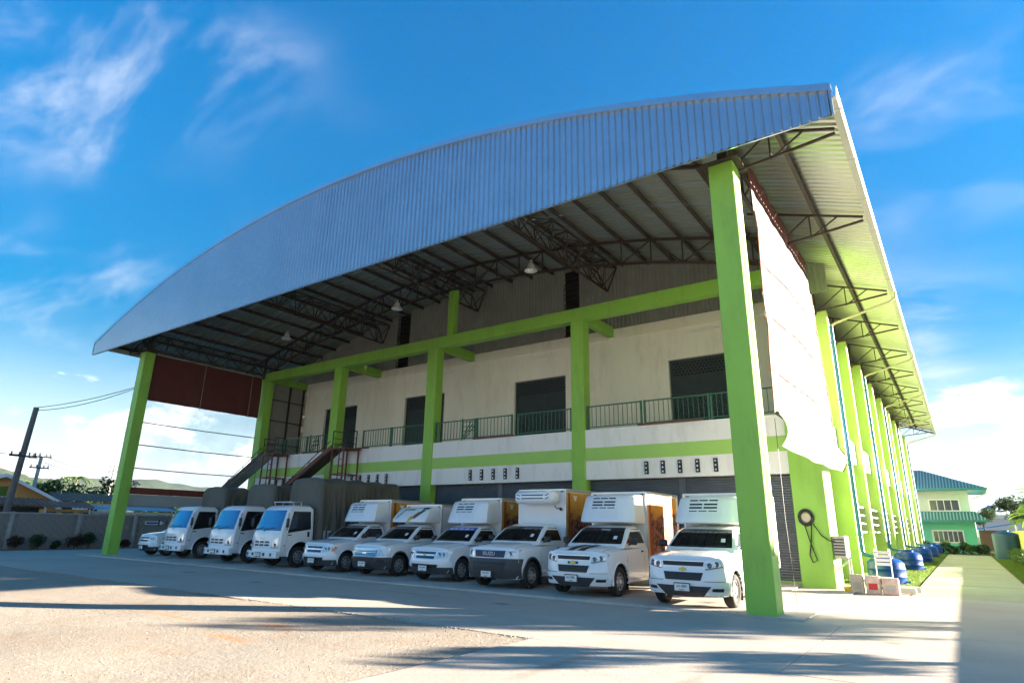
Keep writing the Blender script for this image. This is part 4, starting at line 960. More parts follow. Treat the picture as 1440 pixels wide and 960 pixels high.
    if o_.get('box', True):
        zt_ = o_.get('box_top', 2.60); b0 = back+.06; b1 = b0+2.45; bw = o_.get('bw', .89); zf = .70
        m = MB(); m.bev(-bw, bw, b0, b1, zf, zt_, .012); bx = m.build('cargo_box', 'box_white', root)
        m = MB()
        for s_ in (-1, 1):
            m.bev(s_*bw-.028, s_*bw+.028, b0-.018, b0+.05, zf-.01, zt_+.012, .008); m.bev(s_*bw-.03, s_*bw+.03, b1-.05, b1+.018, zf-.01, zt_+.012, .008)
            m.bev(s_*bw-.03, s_*bw+.03, b0+.051, b1-.051, zt_-.06, zt_+.02, .008); m.bev(s_*bw-.03, s_*bw+.03, b0+.051, b1-.051, zf-.02, zf+.06, .008)
        m.bev(-bw+.029, bw-.029, b0-.02, b0+.04, zt_-.05, zt_+.021, .008); m.build('box_edging', 'alu', bx)
        for s_ in (-1, 1): m = MB(); m.bev(s_*(bw-.11)-.05, s_*(bw-.11)+.05, b0-.034, b0-.012, zt_-.085, zt_-.055, .008); m.build('marker_lamp', 'black', bx)
        m = MB()
        for s_ in (-1, 1): m.box(s_*bw-.02*s_-.01, s_*bw-.02*s_+.01, ra-.55, ra+.55, .40, .69)
        m.build('rear_mudguard', 'black', bx)
        for s_ in (1, -1):
            if o_.get('banner'):
                m = MB(); xx = s_*(bw+.004); m.box(min(xx, xx-s_*.003), max(xx, xx-s_*.003), b0+.30, b1-.08, zf+.08, zt_-.09); m.build('banner', 'banner', bx)
                m = MB(); m.box(min(xx, xx+s_*.001), max(xx, xx+s_*.001), b0+.07, b0+.17, zf+.08, zt_-.09); m.build('banner_stripe', 'orange_stripe', bx)
                m = MB(); m.box(min(xx, xx+s_*.0015), max(xx, xx+s_*.0015), b0+.172, b0+.298, zf+.08, zt_-.09); m.build('banner_stripe', 'brown_stripe', bx)
                m = MB(); ex_ = xx+s_*.003
                for (yy, zz, rr) in ((.62, zt_-.27, .085), (.535, zt_-.20, .032), (.705, zt_-.20, .032)): m.lathe([(rr, 0), (rr, s_*.002), (.001, s_*.002)], 14, (ex_, b0+yy, zz), 'x')
                m.build('banner_roundel', 'white_ink', bx)
        fr = o_.get('fairing', 'scoop')
        if fr in ('scoop', 'feather'):
            zl = zr+.05; zt2 = zt_-.10
            lv = [(zl, cow+.66, .80), (zl+.03, cow+.60, .85), (zl+.14, cow+.63, .86), (lerp(zl, zt2, .5), cow+.74, .82), (zt2-.12, cow+.86, .79), (zt2-.03, cow+.94, .77), (zt2, cow+1.06, .72)] if fr == 'scoop' else [(zl, cow+.66, .80), (zl+.03, cow+.60, .84), (zl+.14, cow+.64, .85), (lerp(zl, zt2, .5), cow+.78, .82), (zt2-.12, cow+.95, .79), (zt2-.03, cow+1.06, .77), (zt2, cow+1.2, .72)]
            def fy(x, z): return interp([(a, b) for a, b, _ in lv], z)+.10*(x/.8)**2+.10*(abs(x)/.85)**8
            def fw(z): return interp([(a, c_) for a, _, c_ in lv], z)
            rows = []
            for z, yf, w_ in lv:
                r_ = [(w_*(-1+2*i/12), fy(w_*(-1+2*i/12), z), z) for i in range(13)]; yb = b0-.022
                ww = max(w_, lerp(.84, .80, (z-zl)/(zt2-zl)))
                r_ += [(lerp(w_, ww, .35), lerp(r_[12][1], yb, .35), z), (ww, lerp(r_[12][1], yb, .75), z), (ww, yb, z), (-ww, yb, z), (-ww, lerp(r_[12][1], yb, .75), z), (-lerp(w_, ww, .35), lerp(r_[12][1], yb, .35), z)]; rows.append(r_)
            m = MB(); m.grid(rows, closed=True); m.poly(rows[-1]); m.poly(rows[0]); fo = m.build('fairing', 'white_paint', root, smooth=40)
            fs = Surf(lambda a, b: Vector((a, fy(a, b), b)), 1)
            if (fs(.01, 2.2)-fs(-.01, 2.2)).cross(fs(0, 2.21)-fs(0, 2.19)).y > 0: fs.sgn = -1
            if fr == 'scoop':
                m = MB(); zc_ = zt2-.10; vc = o_.get('vent_x', -.08)
                for zz, hh, cols in ((zc_-.02, .026, 3), (zc_-.13, .04, 2), (zc_-.215, .04, 2), (zc_-.29, .024, 3)):
                    wd = .78/cols
                    for i in range(cols): a = vc-.39+i*wd; patch(m, fs, [(a+.015, zz), (a+wd-.03, zz), (a+wd-.03, zz+hh), (a+.015, zz+hh)], .009, 3, 1, .004)
                m.build('cooling_vent', 'black', fo)
                m = MB(); patch(m, fs, [(vc-.46, zl+.10), (vc+.48, zl+.10), (vc+.46, zt2-.05), (vc-.44, zt2-.05)], .006, 8, 6, .006); m.build('fairing_panel', 'box_white', fo)
            else:
                bands = (('logo_green', [(.30, .18), (.42, .14), (.66, .52), (.52, .56)]), ('red_ink', [(.20, .12), (.30, .10), (.52, .42), (.40, .46)]), ('logo_yellow', [(.10, .02), (.24, -.02), (.34, .22), (.18, .26)]), ('logo_navy', [(.50, .56), (.72, .56), (.74, .66), (.50, .64)]), ('logo_green', [(-.56, .12), (-.50, .12), (-.30, .54), (-.37, .54)]), ('logo_green', [(-.36, .52), (.16, .52), (.16, .565), (-.36, .565)]))
                for cname, q in bands:
                    m = MB(); patch(m, fs, [(a, zl+.02+b*(zt2-zl)/.68) for a, b in q], .004, 4, 5, .003); m.build('fairing_logo', cname, fo)
        else:
            m = MB(); m.bev(-.74, .74, cow+1.06, b0-.021, zt_-.46, zt_-.06, .09); fo = m.build('cooling_unit', 'white_paint', root, smooth=50)
            m = MB(); yy = cow+1.058
            for zz, w_ in ((zt_-.20, .42), (zt_-.30, .42)): m.box(-w_-.02, w_-.02, yy, yy+.012, zz-.016, zz+.016)
            for zz in (zt_-.20, zt_-.30): m.bar((-.62, yy+.006, zz+.03), (-.50, yy+.006, zz-.02), .012, .026); m.bar((.60, yy+.006, zz+.03), (.46, yy+.006, zz-.02), .012, .026)
            m.build('cooling_vent', 'black', fo)
            m = MB(); m.tube([(.5, b0-.02, zt_-.5), (.6, b0-.05, zt_-.62), (.72, b0-.04, zt_-.56)], .012, 6); m.lathe([(.05, -.03), (.05, .0), (.001, 0)], 10, (.74, b0-.02, zt_-.62), 'y'); m.build('cooling_hose', 'black', bx)
        if o_.get('side_text'):
            t1 = put_text(bx, 'Fres', .42, 'logo_navy', (bw+.006, b0+1.0, zt_-.5), (PI/2, 0, PI/2)); put_text(bx, 'Fres', .42, 'logo_navy', (-bw-.006, b0+1.0, zt_-.5), (PI/2, 0, -PI/2))
    else:
        # open load bed
        m = MB(); b0 = back+.03; b1 = b0+2.2
        m.box(-W*.97, W*.97, b0, b1, .52, .58); m.box(-W*.97, -W*.9, b0, b1, .58, 1.06); m.box(W*.9, W*.97, b0, b1, .58, 1.06); m.box(-W*.9, W*.9, b0, b0+.06, .58, 1.05); m.box(-W*.9, W*.9, b1-.06, b1, .58, 1.05); m.build('load_bed', 'white_paint', root)
    return root

def cabover(loc, label, ctop, rack=False, bend=0.0):
    root = thing('canvas_covered_truck', label, 'truck', loc, 'white cab over trucks with covered beds', world=False)
    W = .95; R = .40; fa = 1.12
    LV = [(.42, .10, .90), (.50, .05, .935), (.75, .02, .95), (1.15, .03, .95), (1.32, .06, .94), (1.42, .10, .93), (2.10, .34, .86), (2.22, .42, .84), (2.33, .56, .78), (2.37, .78, .68)]
    back = 1.72
    def lin(k, z):
        for a, b in zip(LV, LV[1:]):
            if z <= b[0]: return lerp(a[k], b[k], (z-a[0])/(b[0]-a[0])) if z > a[0] else a[k]
        return LV[-1][k]
    def fy(x, z): u = abs(x)/lin(2, z); return lin(1, z)+.07*u*u+.12*u**6
    rows = []
    for z, yf, w_ in LV:
        r_ = [(w_*(-1+2*i/14), fy(w_*(-1+2*i/14), z), z) for i in range(15)]
        bk = back-(.12 if z > 2.3 else 0)
        r_ += [(w_, fy(w_, z)+.10, z), (w_, lerp(fy(w_, z), bk, .5), z), (w_, bk-.06, z), (w_-.06, bk, z), (0, bk, z), (-w_+.06, bk, z), (-w_, bk-.06, z), (-w_, lerp(fy(w_, z), bk, .5), z), (-w_, fy(w_, z)+.10, z)]; rows.append(r_)
    m = MB(); m.grid(rows, closed=True); m.poly(rows[0]); k = len(rows[-1]); c = Vector((0, 1.2, 2.39)); m.add(rows[-1]+[c], [(i, (i+1) % k, k) for i in range(k)])
    cab = link('cab', closed_mesh(m, 'cab', ['white_paint']), root); cut_arches(cab, [(fa, R+.04, R+.13)])
    fs = Surf(lambda a, b: Vector((a, fy(a, b), b)), 1)
    if (fs(.01, 1.)-fs(-.01, 1.)).cross(fs(0, 1.01)-fs(0, .99)).y > 0: fs.sgn = -1
    wf = Surf(lambda a, b: Vector((a*lin(2, b), fy(a*lin(2, b), b), b)), fs.sgn)
    def P(name, material, quads, off=.008, par=cab, n=(8, 3), srf=fs):
        m = MB()
        for q in quads: patch(m, srf, q, off, *n)
        return m.build(name, material, par, smooth=40)
    ws = P('windscreen', 'glass_sky_tint', [[(-.90, 1.40), (.90, 1.40), (.88, 2.16), (-.88, 2.16)]], .008, srf=wf, n=(14, 8))
    P('windscreen_seal', 'black', [[(-.92, 1.385), (.92, 1.385), (.92, 1.41), (-.92, 1.41)]], .004, srf=wf, n=(14, 1))
    m = MB()
    for a, b in ((-.7, -.1), (.0, .6)): p = wf(a, 1.41); q = wf(b, 1.50); m.bar((p.x, p.y-.03, p.z), (q.x, q.y-.03, q.z), .02); p2 = wf(a, 1.33); m.bar((p2.x, p2.y-.02, p2.z), (p.x, p.y-.03, p.z), .02)
    m.build('wipers', 'black', cab)
    for r_ in range(2):
        for c_ in range(3):
            if True: P('grille_slot', 'black', [[(-.48+c_*.33, .80+r_*.115), (-.22+c_*.33, .80+r_*.115), (-.22+c_*.33, .865+r_*.115), (-.48+c_*.33, .865+r_*.115)]], .006, n=(3, 1))
    put_text(cab, 'ISUZU', .11, 'alu', (0, fy(0, 1.07)-.012, 1.07)).scale = (1, .6, 1)
    for s_ in (1, -1):
        q = [(.57, .72), (.88, .72), (.90, 1.14), (.66, 1.0)]
        if s_ < 0: q = [(-a, b) for a, b in (q[1], q[0], q[3], q[2])]
        hl = P('headlight', 'lens', [q], .010, n=(5, 6))
        m = MB(); p = fs(s_*.74, .84); m.lathe([(.075, 0), (.075, -.014), (.03, -.006), (.001, -.014)], 14, (p.x, p.y-.01, p.z), 'y'); m.build('lamp_bowl', 'lens_dark', hl)
        sw = Surf(lambda a, b, s_=s_: Vector((s_*lin(2, b), a, b)), 1)
        if ((sw(1.01, 1.5)-sw(.99, 1.5)).cross(sw(1, 1.51)-sw(1, 1.49))).x*s_ < 0: sw.sgn = -1
        P('side_window', 'glass_dark', [[(.48, 1.30), (1.56, 1.44), (1.54, 2.13), (.72, 2.13)]], .006, srf=sw, n=(6, 4))
        m = MB()
        for q in ([(.42, .62), (.428, .62), (.50, 1.38), (.492, 1.38)], [(1.62, .95), (1.628, .95), (1.628, 2.18), (1.62, 2.18)]): patch(m, sw, q, .002, 1, 6, .004)
        m.build('door_seam', 'black', cab)
        P('door_handle', 'black', [[(1.40, 1.15), (1.50, 1.15), (1.50, 1.35), (1.40, 1.35)]], .012, srf=sw, n=(2, 2))
        P('side_badge', 'plastic_dark', [[(.50, 1.20), (.66, 1.20), (.66, 1.245), (.50, 1.245)]], .006, srf=sw, n=(2, 1))
        P('side_lamp', 'amber', [[(.34, .80), (.40, .80), (.40, .85), (.34, .85)]], .012, srf=sw, n=(2, 2))
        m = MB(); x = s_*1.17; m.bev(min(x-.09, x+.09), max(x-.09, x+.09), .24, .30, 1.50, 1.86, .03); m.tube([(s_*.92, .42, 1.40), (s_*1.12, .30, 1.42), (x, .28, 1.52)], .014, 6); m.tube([(x, .28, 1.85), (s_*1.05, .36, 2.0), (s_*.88, .5, 2.05)], .012, 6); m.build('mirror', 'black', cab, smooth=50)
        m = MB(); pr_ = []
        for i in range(15):
            a = PI*(-.02+1.04*i/14); pr_.append((fa-math.cos(a)*(R+.13), R+.04+math.sin(a)*(R+.13)))
        xw = s_*W; m.grid([[(xw-s_*.04, y, z), (xw+s_*.02, y, z), (xw+s_*.02, fa+(y-fa)*1.06, R+.04+(z-R-.04)*1.06), (xw-s_*.01, fa+(y-fa)*1.12, R+.04+(z-R-.04)*1.12)] for y, z in pr_]); m.build('arch_lip', 'white_paint', cab, smooth=60)
    m = MB(); rows = []
    for i in range(15):
        x = -.97+1.94*i/14; y = .14*(abs(x)/.97)**4-.10; rows.append([(x, y+.02, .36), (x, y, .38), (x, y, .60), (x, y+.02, .62), (x, y+.16, .62), (x, y+.16, .36)])
    m.grid(rows, closed=True); m.poly(rows[0]); m.poly(rows[-1]); bp = m.build('bumper', 'white_paint', root, smooth=40)
    for x in (-.72, -.36, .36, .72):
        m = MB(); y = .14*(abs(x)/.97)**4-.10; m.bev(x-.065, x+.065, y-.006, y+.02, .44, .55, .005); m.build('bumper_hole', 'black' if abs(x) < .5 else 'lens_dark', bp)
    plate(bp, 0, -.13, .49, '2มก 2128', .34, .14)
    for s_ in (1, -1):
        wheel(root, s_*.80, fa, R, .22, s_ > 0); wheel(root, s_*.84, fa+3.35, R, .22, s_ > 0); wheel(root, s_*.60, fa+3.35, R, .22, s_ > 0)
    m = MB(); m.box(-.42, -.34, .5, 6.0, .52, .70); m.box(.34, .42, .5, 6.0, .52, .70); m.box(-.8, .8, fa-.06, fa+.06, R-.06, R+.06); m.box(-.8, .8, fa+3.28, fa+3.42, R-.07, R+.07); m.box(-.7, .7, .5, 1.6, .42, .62); m.box(.45, .85, 2.4, 3.2, .42, .78); m.build('chassis', 'black', root)
    b0, b1, bw = 1.86, 6.35, 1.04
    m = MB(); m.box(-bw, bw, b0, b1, .80, .92); m.box(-bw, -bw+.05, b0, b1, .92, 1.4); m.box(bw-.05, bw, b0, b1, .92, 1.4); m.box(-bw+.05, bw-.05, b0, b0+.05, .92, 1.4); m.box(-bw+.05, bw-.05, b1-.05, b1, .92, 1.4); bed = m.build('load_bed', 'box_white', root)
    # canvas over hoops: sagging between them, folded at the sides
    m = MB(); rows = []; NY = 120; NX = 44; hoop = (b1-b0)/4
    for j in range(NY+1):
        y = b0-.06+(b1-b0+.12)*j/NY; r_ = []
        sag = .13*abs(math.sin(PI*(y-b0)/hoop)); endp = min(1, min(y-b0+.06, b1+.06-y)/.18)
        endp = math.sqrt(max(0, 1-(1-endp)**2))
        for i in range(NX+1):
            a = -1+2*i/NX; s_ = 1 if a > 0 else -1; t = abs(a)
            if t > .40:
                f = (1-t)/.60; z = .98+(ctop-.50-.98)*f; x = bw+.05
                nz_ = noise.noise((y*2.6+7*s_, z*.35, loc[0])); n2 = 1-2*abs(noise.noise((y*4.5+z*.25, z*.5, loc[0]+4)))*1.6
                x += (.12*nz_+.06*n2)*(1.2-f*.6)-sag*.28*f
            else:
                th = t/.40*PI/2; x = (bw+.05-sag*.28)*math.sin(th)**.55; z = ctop-.50+.50*math.cos(th)**.5-sag*(.5+.5*math.cos(th))
                z += .04*noise.noise((x*2, y*2, loc[0]))+.02*noise.noise((x*5, y*6, loc[0]))-.12*bend*(y-b0)/(b1-b0)
            zlow = .98; r_.append((s_*x*(.90+.10*endp), y, zlow+(z-zlow)*(.93+.07*endp)))
        rows.append(r_)
    m.grid(rows)
    for row, yy in ((rows[0], -1), (rows[-1], 1)):
        cpt = Vector((0, row[0][1]+yy*.02, 2.0)); g = [row]
        for q in (.85, .6, .3, .02):
            g.append([(lerp(0, x, q), y+yy*.025*noise.noise((x*4, z*3, yy)), lerp(1.2, z, q)) for x, y, z in row])
        m.grid(g)
    m.build('canvas_cover', 'canvas', bed, smooth=60)
    m = MB()
    for k in range(9):
        for s_ in (-1, 1): y = b0+.25+k*(b1-b0-.5)/8; m.tube([(s_*(bw+.11), y, 1.55), (s_*(bw+.10), y+.05, 1.1), (s_*(bw+.02), y+.02, .88)], .008, 5)
    m.build('lashing_rope', 'pipe_beige', bed)
    if rack:
        m = MB(); m.tube([(-.62, .85, 2.36), (-.62, .78, 2.50), (.62, .78, 2.50), (.62, .85, 2.36)], .018, 8); m.tube([(-.62, 1.2, 2.36), (-.62, 1.2, 2.50), (.62, 1.2, 2.50), (.62, 1.2, 2.36)], .018, 8)
        for s_ in (-.62, .62): m.tube([(s_, .78, 2.50), (s_, 1.2, 2.50)], .018, 8)
        m.build('roof_rack', 'alu', cab)
    return root
GP = 'white pickups parked under the roof'
pickup((-5.38, 14.32, .03), 'white pickup with scoop fairing and plain bonnet beside the right green column', 'new', plate='ผว 884', banner=True, box_top=2.62)
pickup((-8.41, 14.62, .03), 'white pickup with two black stripes along its bonnet', 'new', plate='ผว 886', banner=True, stripes=True, strip='ink', strip_text='red', box_top=2.72)
pickup((-11.2, 14.70, .03), 'white pickup with dark grey bumper and rounded cooling unit above its cab', 'dmax_new', plate='2มภ 7651', banner=True, fairing='unit', box_top=2.86, lip='plastic_dark')
pickup((-14.03, 15.10, .03), 'white pickup with a blue strip across the top of its windscreen', 'col_old', plate='2มภ 4680', banner=True, strip='blue_film', box_top=2.62)
pickup((-16.82, 15.12, .03), 'white pickup with chrome grille and feather logo on its fairing', 'dmax_old', plate='2มภ 4680', banner=False, fairing='feather', box_top=2.42, side_text=True, lip='plastic_dark')
pickup((-19.45, 15.05, .03), 'white pickup with orange indicators parked next to a canvas covered truck', 'col_old', plate='2มก 2128', banner=True, amber=True, emblem='chrome', box_top=2.62)
pickup((-33.75, 15.75, .03), 'small white pickup half hidden behind the trucks near the left green column', 'col_old', plate='2มก 2128', box=False, emblem='chrome')
cabover((-22.75, 15.10, .03), 'white truck with roof rack and tall grey green canvas beside the pickups', 3.60, True)
cabover((-26.2, 15.22, .03), 'white truck with canvas cover parked between two other canvas covered trucks', 3.42, False, 1.0)
cabover((-30.65, 15.52, .03), 'white truck with canvas cover standing next to the small half hidden pickup', 3.40, False, 0.6)
# ------------------------------------------------------------------ hanging sheets
def cloth(x, y0, y1, z0, z1, ny, nz_, amp, seed, fy=1.2, fz=.25, skew=0.0):
    rows = []
    for j in range(nz_+1):
        z = lerp(z0, z1, j/nz_); rows.append([(x+amp*noise.noise((lerp(y0, y1, i/ny)*fy, z*fz, seed))+amp*.4*noise.noise((lerp(y0, y1, i/ny)*fy*3, z*fz*3, seed+9)), lerp(y0, y1, i/ny), z+skew*(i/ny)) for i in range(ny+1)])
    m = MB(); m.grid(rows); return m
T = thing('side_curtain', 'maroon and clear plastic curtain hanging between left column and balcony', 'curtain', (-36.0, 18.9, 2.5))
o = cloth(-35.98, 15.56, 22.45, 8.10, 10.72, 50, 14, .07, 2.0, 1.6, .5).build('maroon_cloth', 'maroon', T, smooth=60)
m = MB(); m.tube([(-35.98, 15.56, 10.74), (-35.98, 22.45, 10.74)], .04, 8); m.build('top_rail', 'gutter_white', o)
for y in (18.6, 21.7):
    m = MB(); m.tube([(-35.90, y, 8.0), (-35.90, y, 10.8)], .012, 5); m.build('pull_cord', 'gutter_white', o)
for k, (za, zb_) in enumerate(((6.86, 8.09), (5.64, 6.82), (4.40, 5.60), (3.42, 4.36))):
    f_ = cloth(-35.97, 15.56, 22.4, za, zb_, 30, 5, .03, 11+k).build('clear_panel', 'clear_film', T, smooth=60)
for z in (6.84, 5.62, 4.38):
    m = MB(); m.tube([(-35.97, 15.5, z+.02), (-35.97, 19, z-.02), (-35.97, 22.45, z)], .028, 6); m.build('hem_rod', 'steel_dark', T)
cloth(-35.97, 15.56, 22.4, 3.05, 3.40, 30, 3, .04, 17).build('red_band', 'red_band', T, smooth=60)
cloth(-35.97, 15.56, 22.4, 2.45, 3.04, 30, 5, .05, 19, 1.0, .3).build('bottom_panel', 'white_sheet', T, smooth=60)
T = thing('side_curtain', 'white plastic curtain hanging with a rolled hem beside the right column', 'curtain', (-3.3, 19.3, 3.6))
cloth(-3.30, 15.5, 23.0, 10.45, 11.25, 40, 5, .04, 31).build('maroon_cloth', 'maroon', T, smooth=60)
cloth(-3.29, 15.5, 23.1, 9.82, 10.46, 40, 5, .04, 33).build('clear_strip', 'grey_film', T, smooth=60)
rows = []
for j in range(31):
    t = j/30; z = lerp(9.83, 4.42, t); r_ = []
    for i in range(51):
        s_ = i/50; y = lerp(15.55-.1*t, 23.15+1.2*t, s_); bulge = .16*math.sin(PI*s_)*math.sin(PI*min(1, t*1.1))
        r_.append((-3.27+bulge+.05*noise.noise((y*.8, z*.8, 3))+.03*noise.noise((y*2.4+z*1.3, z*2.2, 7)), y, z+.1*s_+.05*noise.noise((y*.5, t*3, 2))*t))
    rows.append(r_)
m = MB(); m.grid(rows); wc = m.build('white_panel', 'white_sheet', T, smooth=70)
for zf_ in (.28, .55, .8):
    j = int(zf_*30); m = MB(); m.tube([Vector(p)+Vector((.02, 0, 0)) for p in rows[j][::5]], .014, 5); m.build('seam', 'red_band', wc)
m = MB(); m.tube([Vector(p)+Vector((.01, 0, 0)) for p in [r[0] for r in rows][::3]], .02, 5); m.build('edge_binding', 'red_band', wc)
m = MB(); m.tube([Vector(p)+Vector((.01, 0, 0)) for p in [r[-1] for r in rows][::3]], .02, 5); m.build('edge_binding', 'red_band', wc)
rows2 = []
for j in range(13):
    t = j/12; rows2.append([(-3.2+.17*math.sin(PI*t)+.04*noise.noise((s_*8, t*2, 5)), lerp(15.45, 24.6, s_), lerp(4.40, 3.62, t)+.12*s_+.06*math.sin(PI*s_)*-1+.03*noise.noise((s_*6, t, 9))) for s_ in [i/40 for i in range(41)]])
m = MB(); m.grid(rows2); m.build('rolled_hem', 'white_sheet', T, smooth=70)
m = MB(); m.tube([Vector(p)-Vector((.03, 0, 0)) for p in rows2[0][::4]], .05, 8); m.build('roll_bar', 'steel_dark', T)
for s_ in (40,):
    m = MB(); m.tube([Vector(rows2[j][s_])+Vector((.005, 0, 0)) for j in range(0, 13, 2)], .03, 6); m.build('hem_edge', 'maroon', T)
m = MB(); m.tube([(-3.33, 15.6, 4.3), (-3.34, 15.62, 2.0), (-3.3, 15.7, .06)], .007, 5); m.build('tie_rope', 'black', T)

# ------------------------------------------------------------------ high bay lamps
for k, (x, y, z, lb) in enumerate(((-26.6, 17.6, 10.62, 'hanging bell lamp above the canvas covered trucks'), (-18.75, 17.6, 10.7, 'hanging bell lamp under the middle of the arched roof'), (-11.75, 17.6, 10.85, 'hanging bell lamp nearest the right green column'))):
    L = thing('pendant_lamp', lb, 'lamp', (x, y, z), 'pendant lamps under the roof')
    m = MB(); m.lathe([(.05, .30), (.09, .28), (.12, .22), (.15, .12), (.24, .02), (.25, 0), (.24, .0), (.14, .11), (.11, .2)], 20, (x, y, z)); sh = m.build('shade', 'lamp_metal', L, smooth=50)
    m = MB(); m.lathe([(.001, .02), (.07, .04), (.09, .10), (.06, .18)], 12, (x, y, z)); m.build('bulb', 'frame_white', sh, smooth=60)
    m = MB(); m.lathe([(.06, .29), (.06, .42), (.02, .45)], 12, (x, y, z)); m.build('ballast', 'galv', L, smooth=40)
    m = MB(); m.tube([(x, y, z+.44), (x, y, arc(x)-.2)], .008, 5); m.build('hanging_wire', 'steel_dark', L)

# ------------------------------------------------------------------ loading chutes
def chute(name, xt, label, col):
    T = thing(name, label, 'chute', (xt-2.2, 21.6, 0), 'loading chutes from the balcony')
    a = Vector((xt, 21.75, 5.52)); b = Vector((xt-3.9, 21.3, 3.05)); 
    for off in (-.38, .38):
        m = MB(); m.bar(a+Vector((0, off, .12)), b+Vector((0, off, .12)), .05, .2); m.build('side_rail', col, T)
    m = MB(); m.bar(a, b, .72, .04); m.build('slide', 'roof_zincold' if col != 'steel_red' else 'steel_brown', T)
    for off in (-.38, .38):
        m = MB(); m.bar(a+Vector((-.2, off, .42)), b+Vector((.4, off, .42)), .035); 
        for t in (.1, .4, .7): p = a.lerp(b, t); m.bar(p+Vector((0, off, .1)), p+Vector((0, off, .42)), .03)
        m.build('hand_rail', 'steel_dark', T)
    m = MB(); m.box(xt-.05, xt+1.1, 21.35, 22.44, 5.50, 5.56); m.build('platform', 'steel_red', T)
    m = MB()
    for dx, dy in ((0, 21.4), (1.0, 21.4), (0, 22.4), (1.0, 22.4)): m.bar((xt+dx, dy, .03), (xt+dx*.9+.05, dy, 5.5), .07)
    for z in (1.6, 2.9, 4.2): m.bar((xt, 21.4, z), (xt+1.0, 21.4, z), .05); m.bar((xt, 22.4, z), (xt+1.0, 22.4, z), .05); m.bar((xt, 21.4, z), (xt, 22.4, z), .05); m.bar((xt+1.0, 21.4, z), (xt+1.0, 22.4, z), .05)
    for z in [.4+.35*i for i in range(14)]: m.bar((xt+.62, 21.4, z), (xt+.98, 21.4, z), .03)
    m.bar((xt+.6, 21.4, .1), (xt+.62, 21.4, 5.5), .04); m.build('support_frame', 'steel_red', T)
    for dx in (0, 1.05):
        m = MB(); m.bar((xt+dx, 21.4, 5.56), (xt+dx, 21.4, 6.5), .045); m.bar((xt+dx, 22.1, 5.56), (xt+dx, 22.1, 6.5), .045); m.bar((xt+dx, 21.4, 6.48), (xt+dx, 22.1, 6.48), .04); m.bar((xt+dx, 21.4, 6.1), (xt+dx, 22.1, 6.1), .03); m.bar((xt+dx, 21.4, 5.8), (xt+dx, 22.1, 5.8), .03)
        m.build('platform_rail', 'steel_dark', T)
chute('loading_chute', -26.95, 'rust red sloping loading chute reaching the balcony behind the tallest canvas', 'steel_red')
chute('loading_chute', -33.2, 'steel grey sloping loading chute at the left end of the balcony', 'steel_brown')

# ------------------------------------------------------------------ tanks and clutter along the flank
def water_tank(x, y, label, s_=1.0):
    T = thing('water_tank', label, 'water tank', (x, y, 0), 'blue rain water tanks along the flank')
    prof = [(.52, 0), (.55, .02), (.56, .20), (.585, .24), (.56, .28), (.56, .44), (.585, .48), (.56, .52), (.55, .66), (.47, .76), (.30, .82), (.25, .83)]
    m = MB(); m.lathe([(r*s_, z*s_) for r, z in prof], 28, (x, y, 0)); t_ = m.build('tank_body', 'tank_blue', T, smooth=35)
    m = MB(); m.lathe([(.25*s_, .82*s_), (.26*s_, .89*s_), (.23*s_, .91*s_), (.001, .91*s_)], 20, (x, y, 0)); m.build('lid', 'tank_blue', t_, smooth=35)
    m = MB()
    for k in range(6): a = k*PI/3; m.bar((x+.36*s_*math.cos(a), y+.36*s_*math.sin(a), .80*s_), (x+.55*s_*math.cos(a), y+.55*s_*math.sin(a), .66*s_), .04*s_)
    m.build('rib', 'tank_blue', t_)
    m = MB(); m.tube([(x+.5*s_, y-.1, .1), (x+.68*s_, y-.13, .1)], .03, 8); m.build('outlet', 'pipe_teal', T)
TL = ('blue rain tank with white chair frames leaning in front', 'blue rain tank under the second rain pipe from the corner pier', 'blue rain tank under the third rain pipe from the corner pier', 'blue rain tank under the fourth rain pipe from the corner pier', 'blue rain tank under the last rain pipe near the mint house')
for k, lb in zip((1, 3, 5, 7, 9), TL): water_tank(-2.5, PY[k]-1.02, lb, 1.05)
A = thing('air_conditioner', 'outdoor air conditioner unit on a bracket beside the corner pier', 'air conditioner', (-3.28, 22.9, .95))
m = MB(); m.bev(-3.49, -3.12, 22.5, 23.25, .95, 1.6, .02); ab = m.build('casing', 'gutter_white', A)
m = MB()
for i in range(6): m.box(-3.46, -3.16, 22.487, 22.499, 1.02+i*.09, 1.06+i*.09)
m.build('grille_slot', 'black', ab)
m = MB(); m.lathe([(.24, 0), (.24, .012), (.20, .014), (.001, .014)], 20, (-3.12, 22.85, 1.28), 'x'); m.build('fan_guard', 'galv', ab)
m = MB()
for y in (22.6, 23.1): m.bar((-3.49, y, .93), (-3.1, y, .93), .04); m.bar((-3.12, y, .93), (-3.12, y, .02), .04); m.bar((-3.49, y, .55), (-3.12, y, .9), .03)
m.build('bracket', 'gutter_white', A)
H = thing('hose_reel', 'black coiled hose hanging on the front of the corner pier', 'hose', (-4.15, 22.33, 1.7))
m = MB(); m.lathe([(.15, 0), (.15, .06), (.001, .06)], 20, (-4.15, 22.32, 2.15), 'y'); m.build('reel_plate', 'pipe_beige', H)
m = MB()
for r in (.17, .195, .22): m.tube([(-4.15+r*math.cos(a*PI/12), 22.33+random.uniform(-.02, .02), 2.15+r*1.15*math.sin(a*PI/12)) for a in range(25)], .022, 6)
m.tube([(-4.2, 22.31, 1.9), (-4.12, 22.32, 1.5), (-4.02, 22.32, 1.1), (-3.95, 22.32, .85), (-4.08, 22.32, .78), (-4.15, 22.32, 1.0), (-4.05, 22.31, 1.5), (-4.0, 22.31, 1.95)], .018, 6)
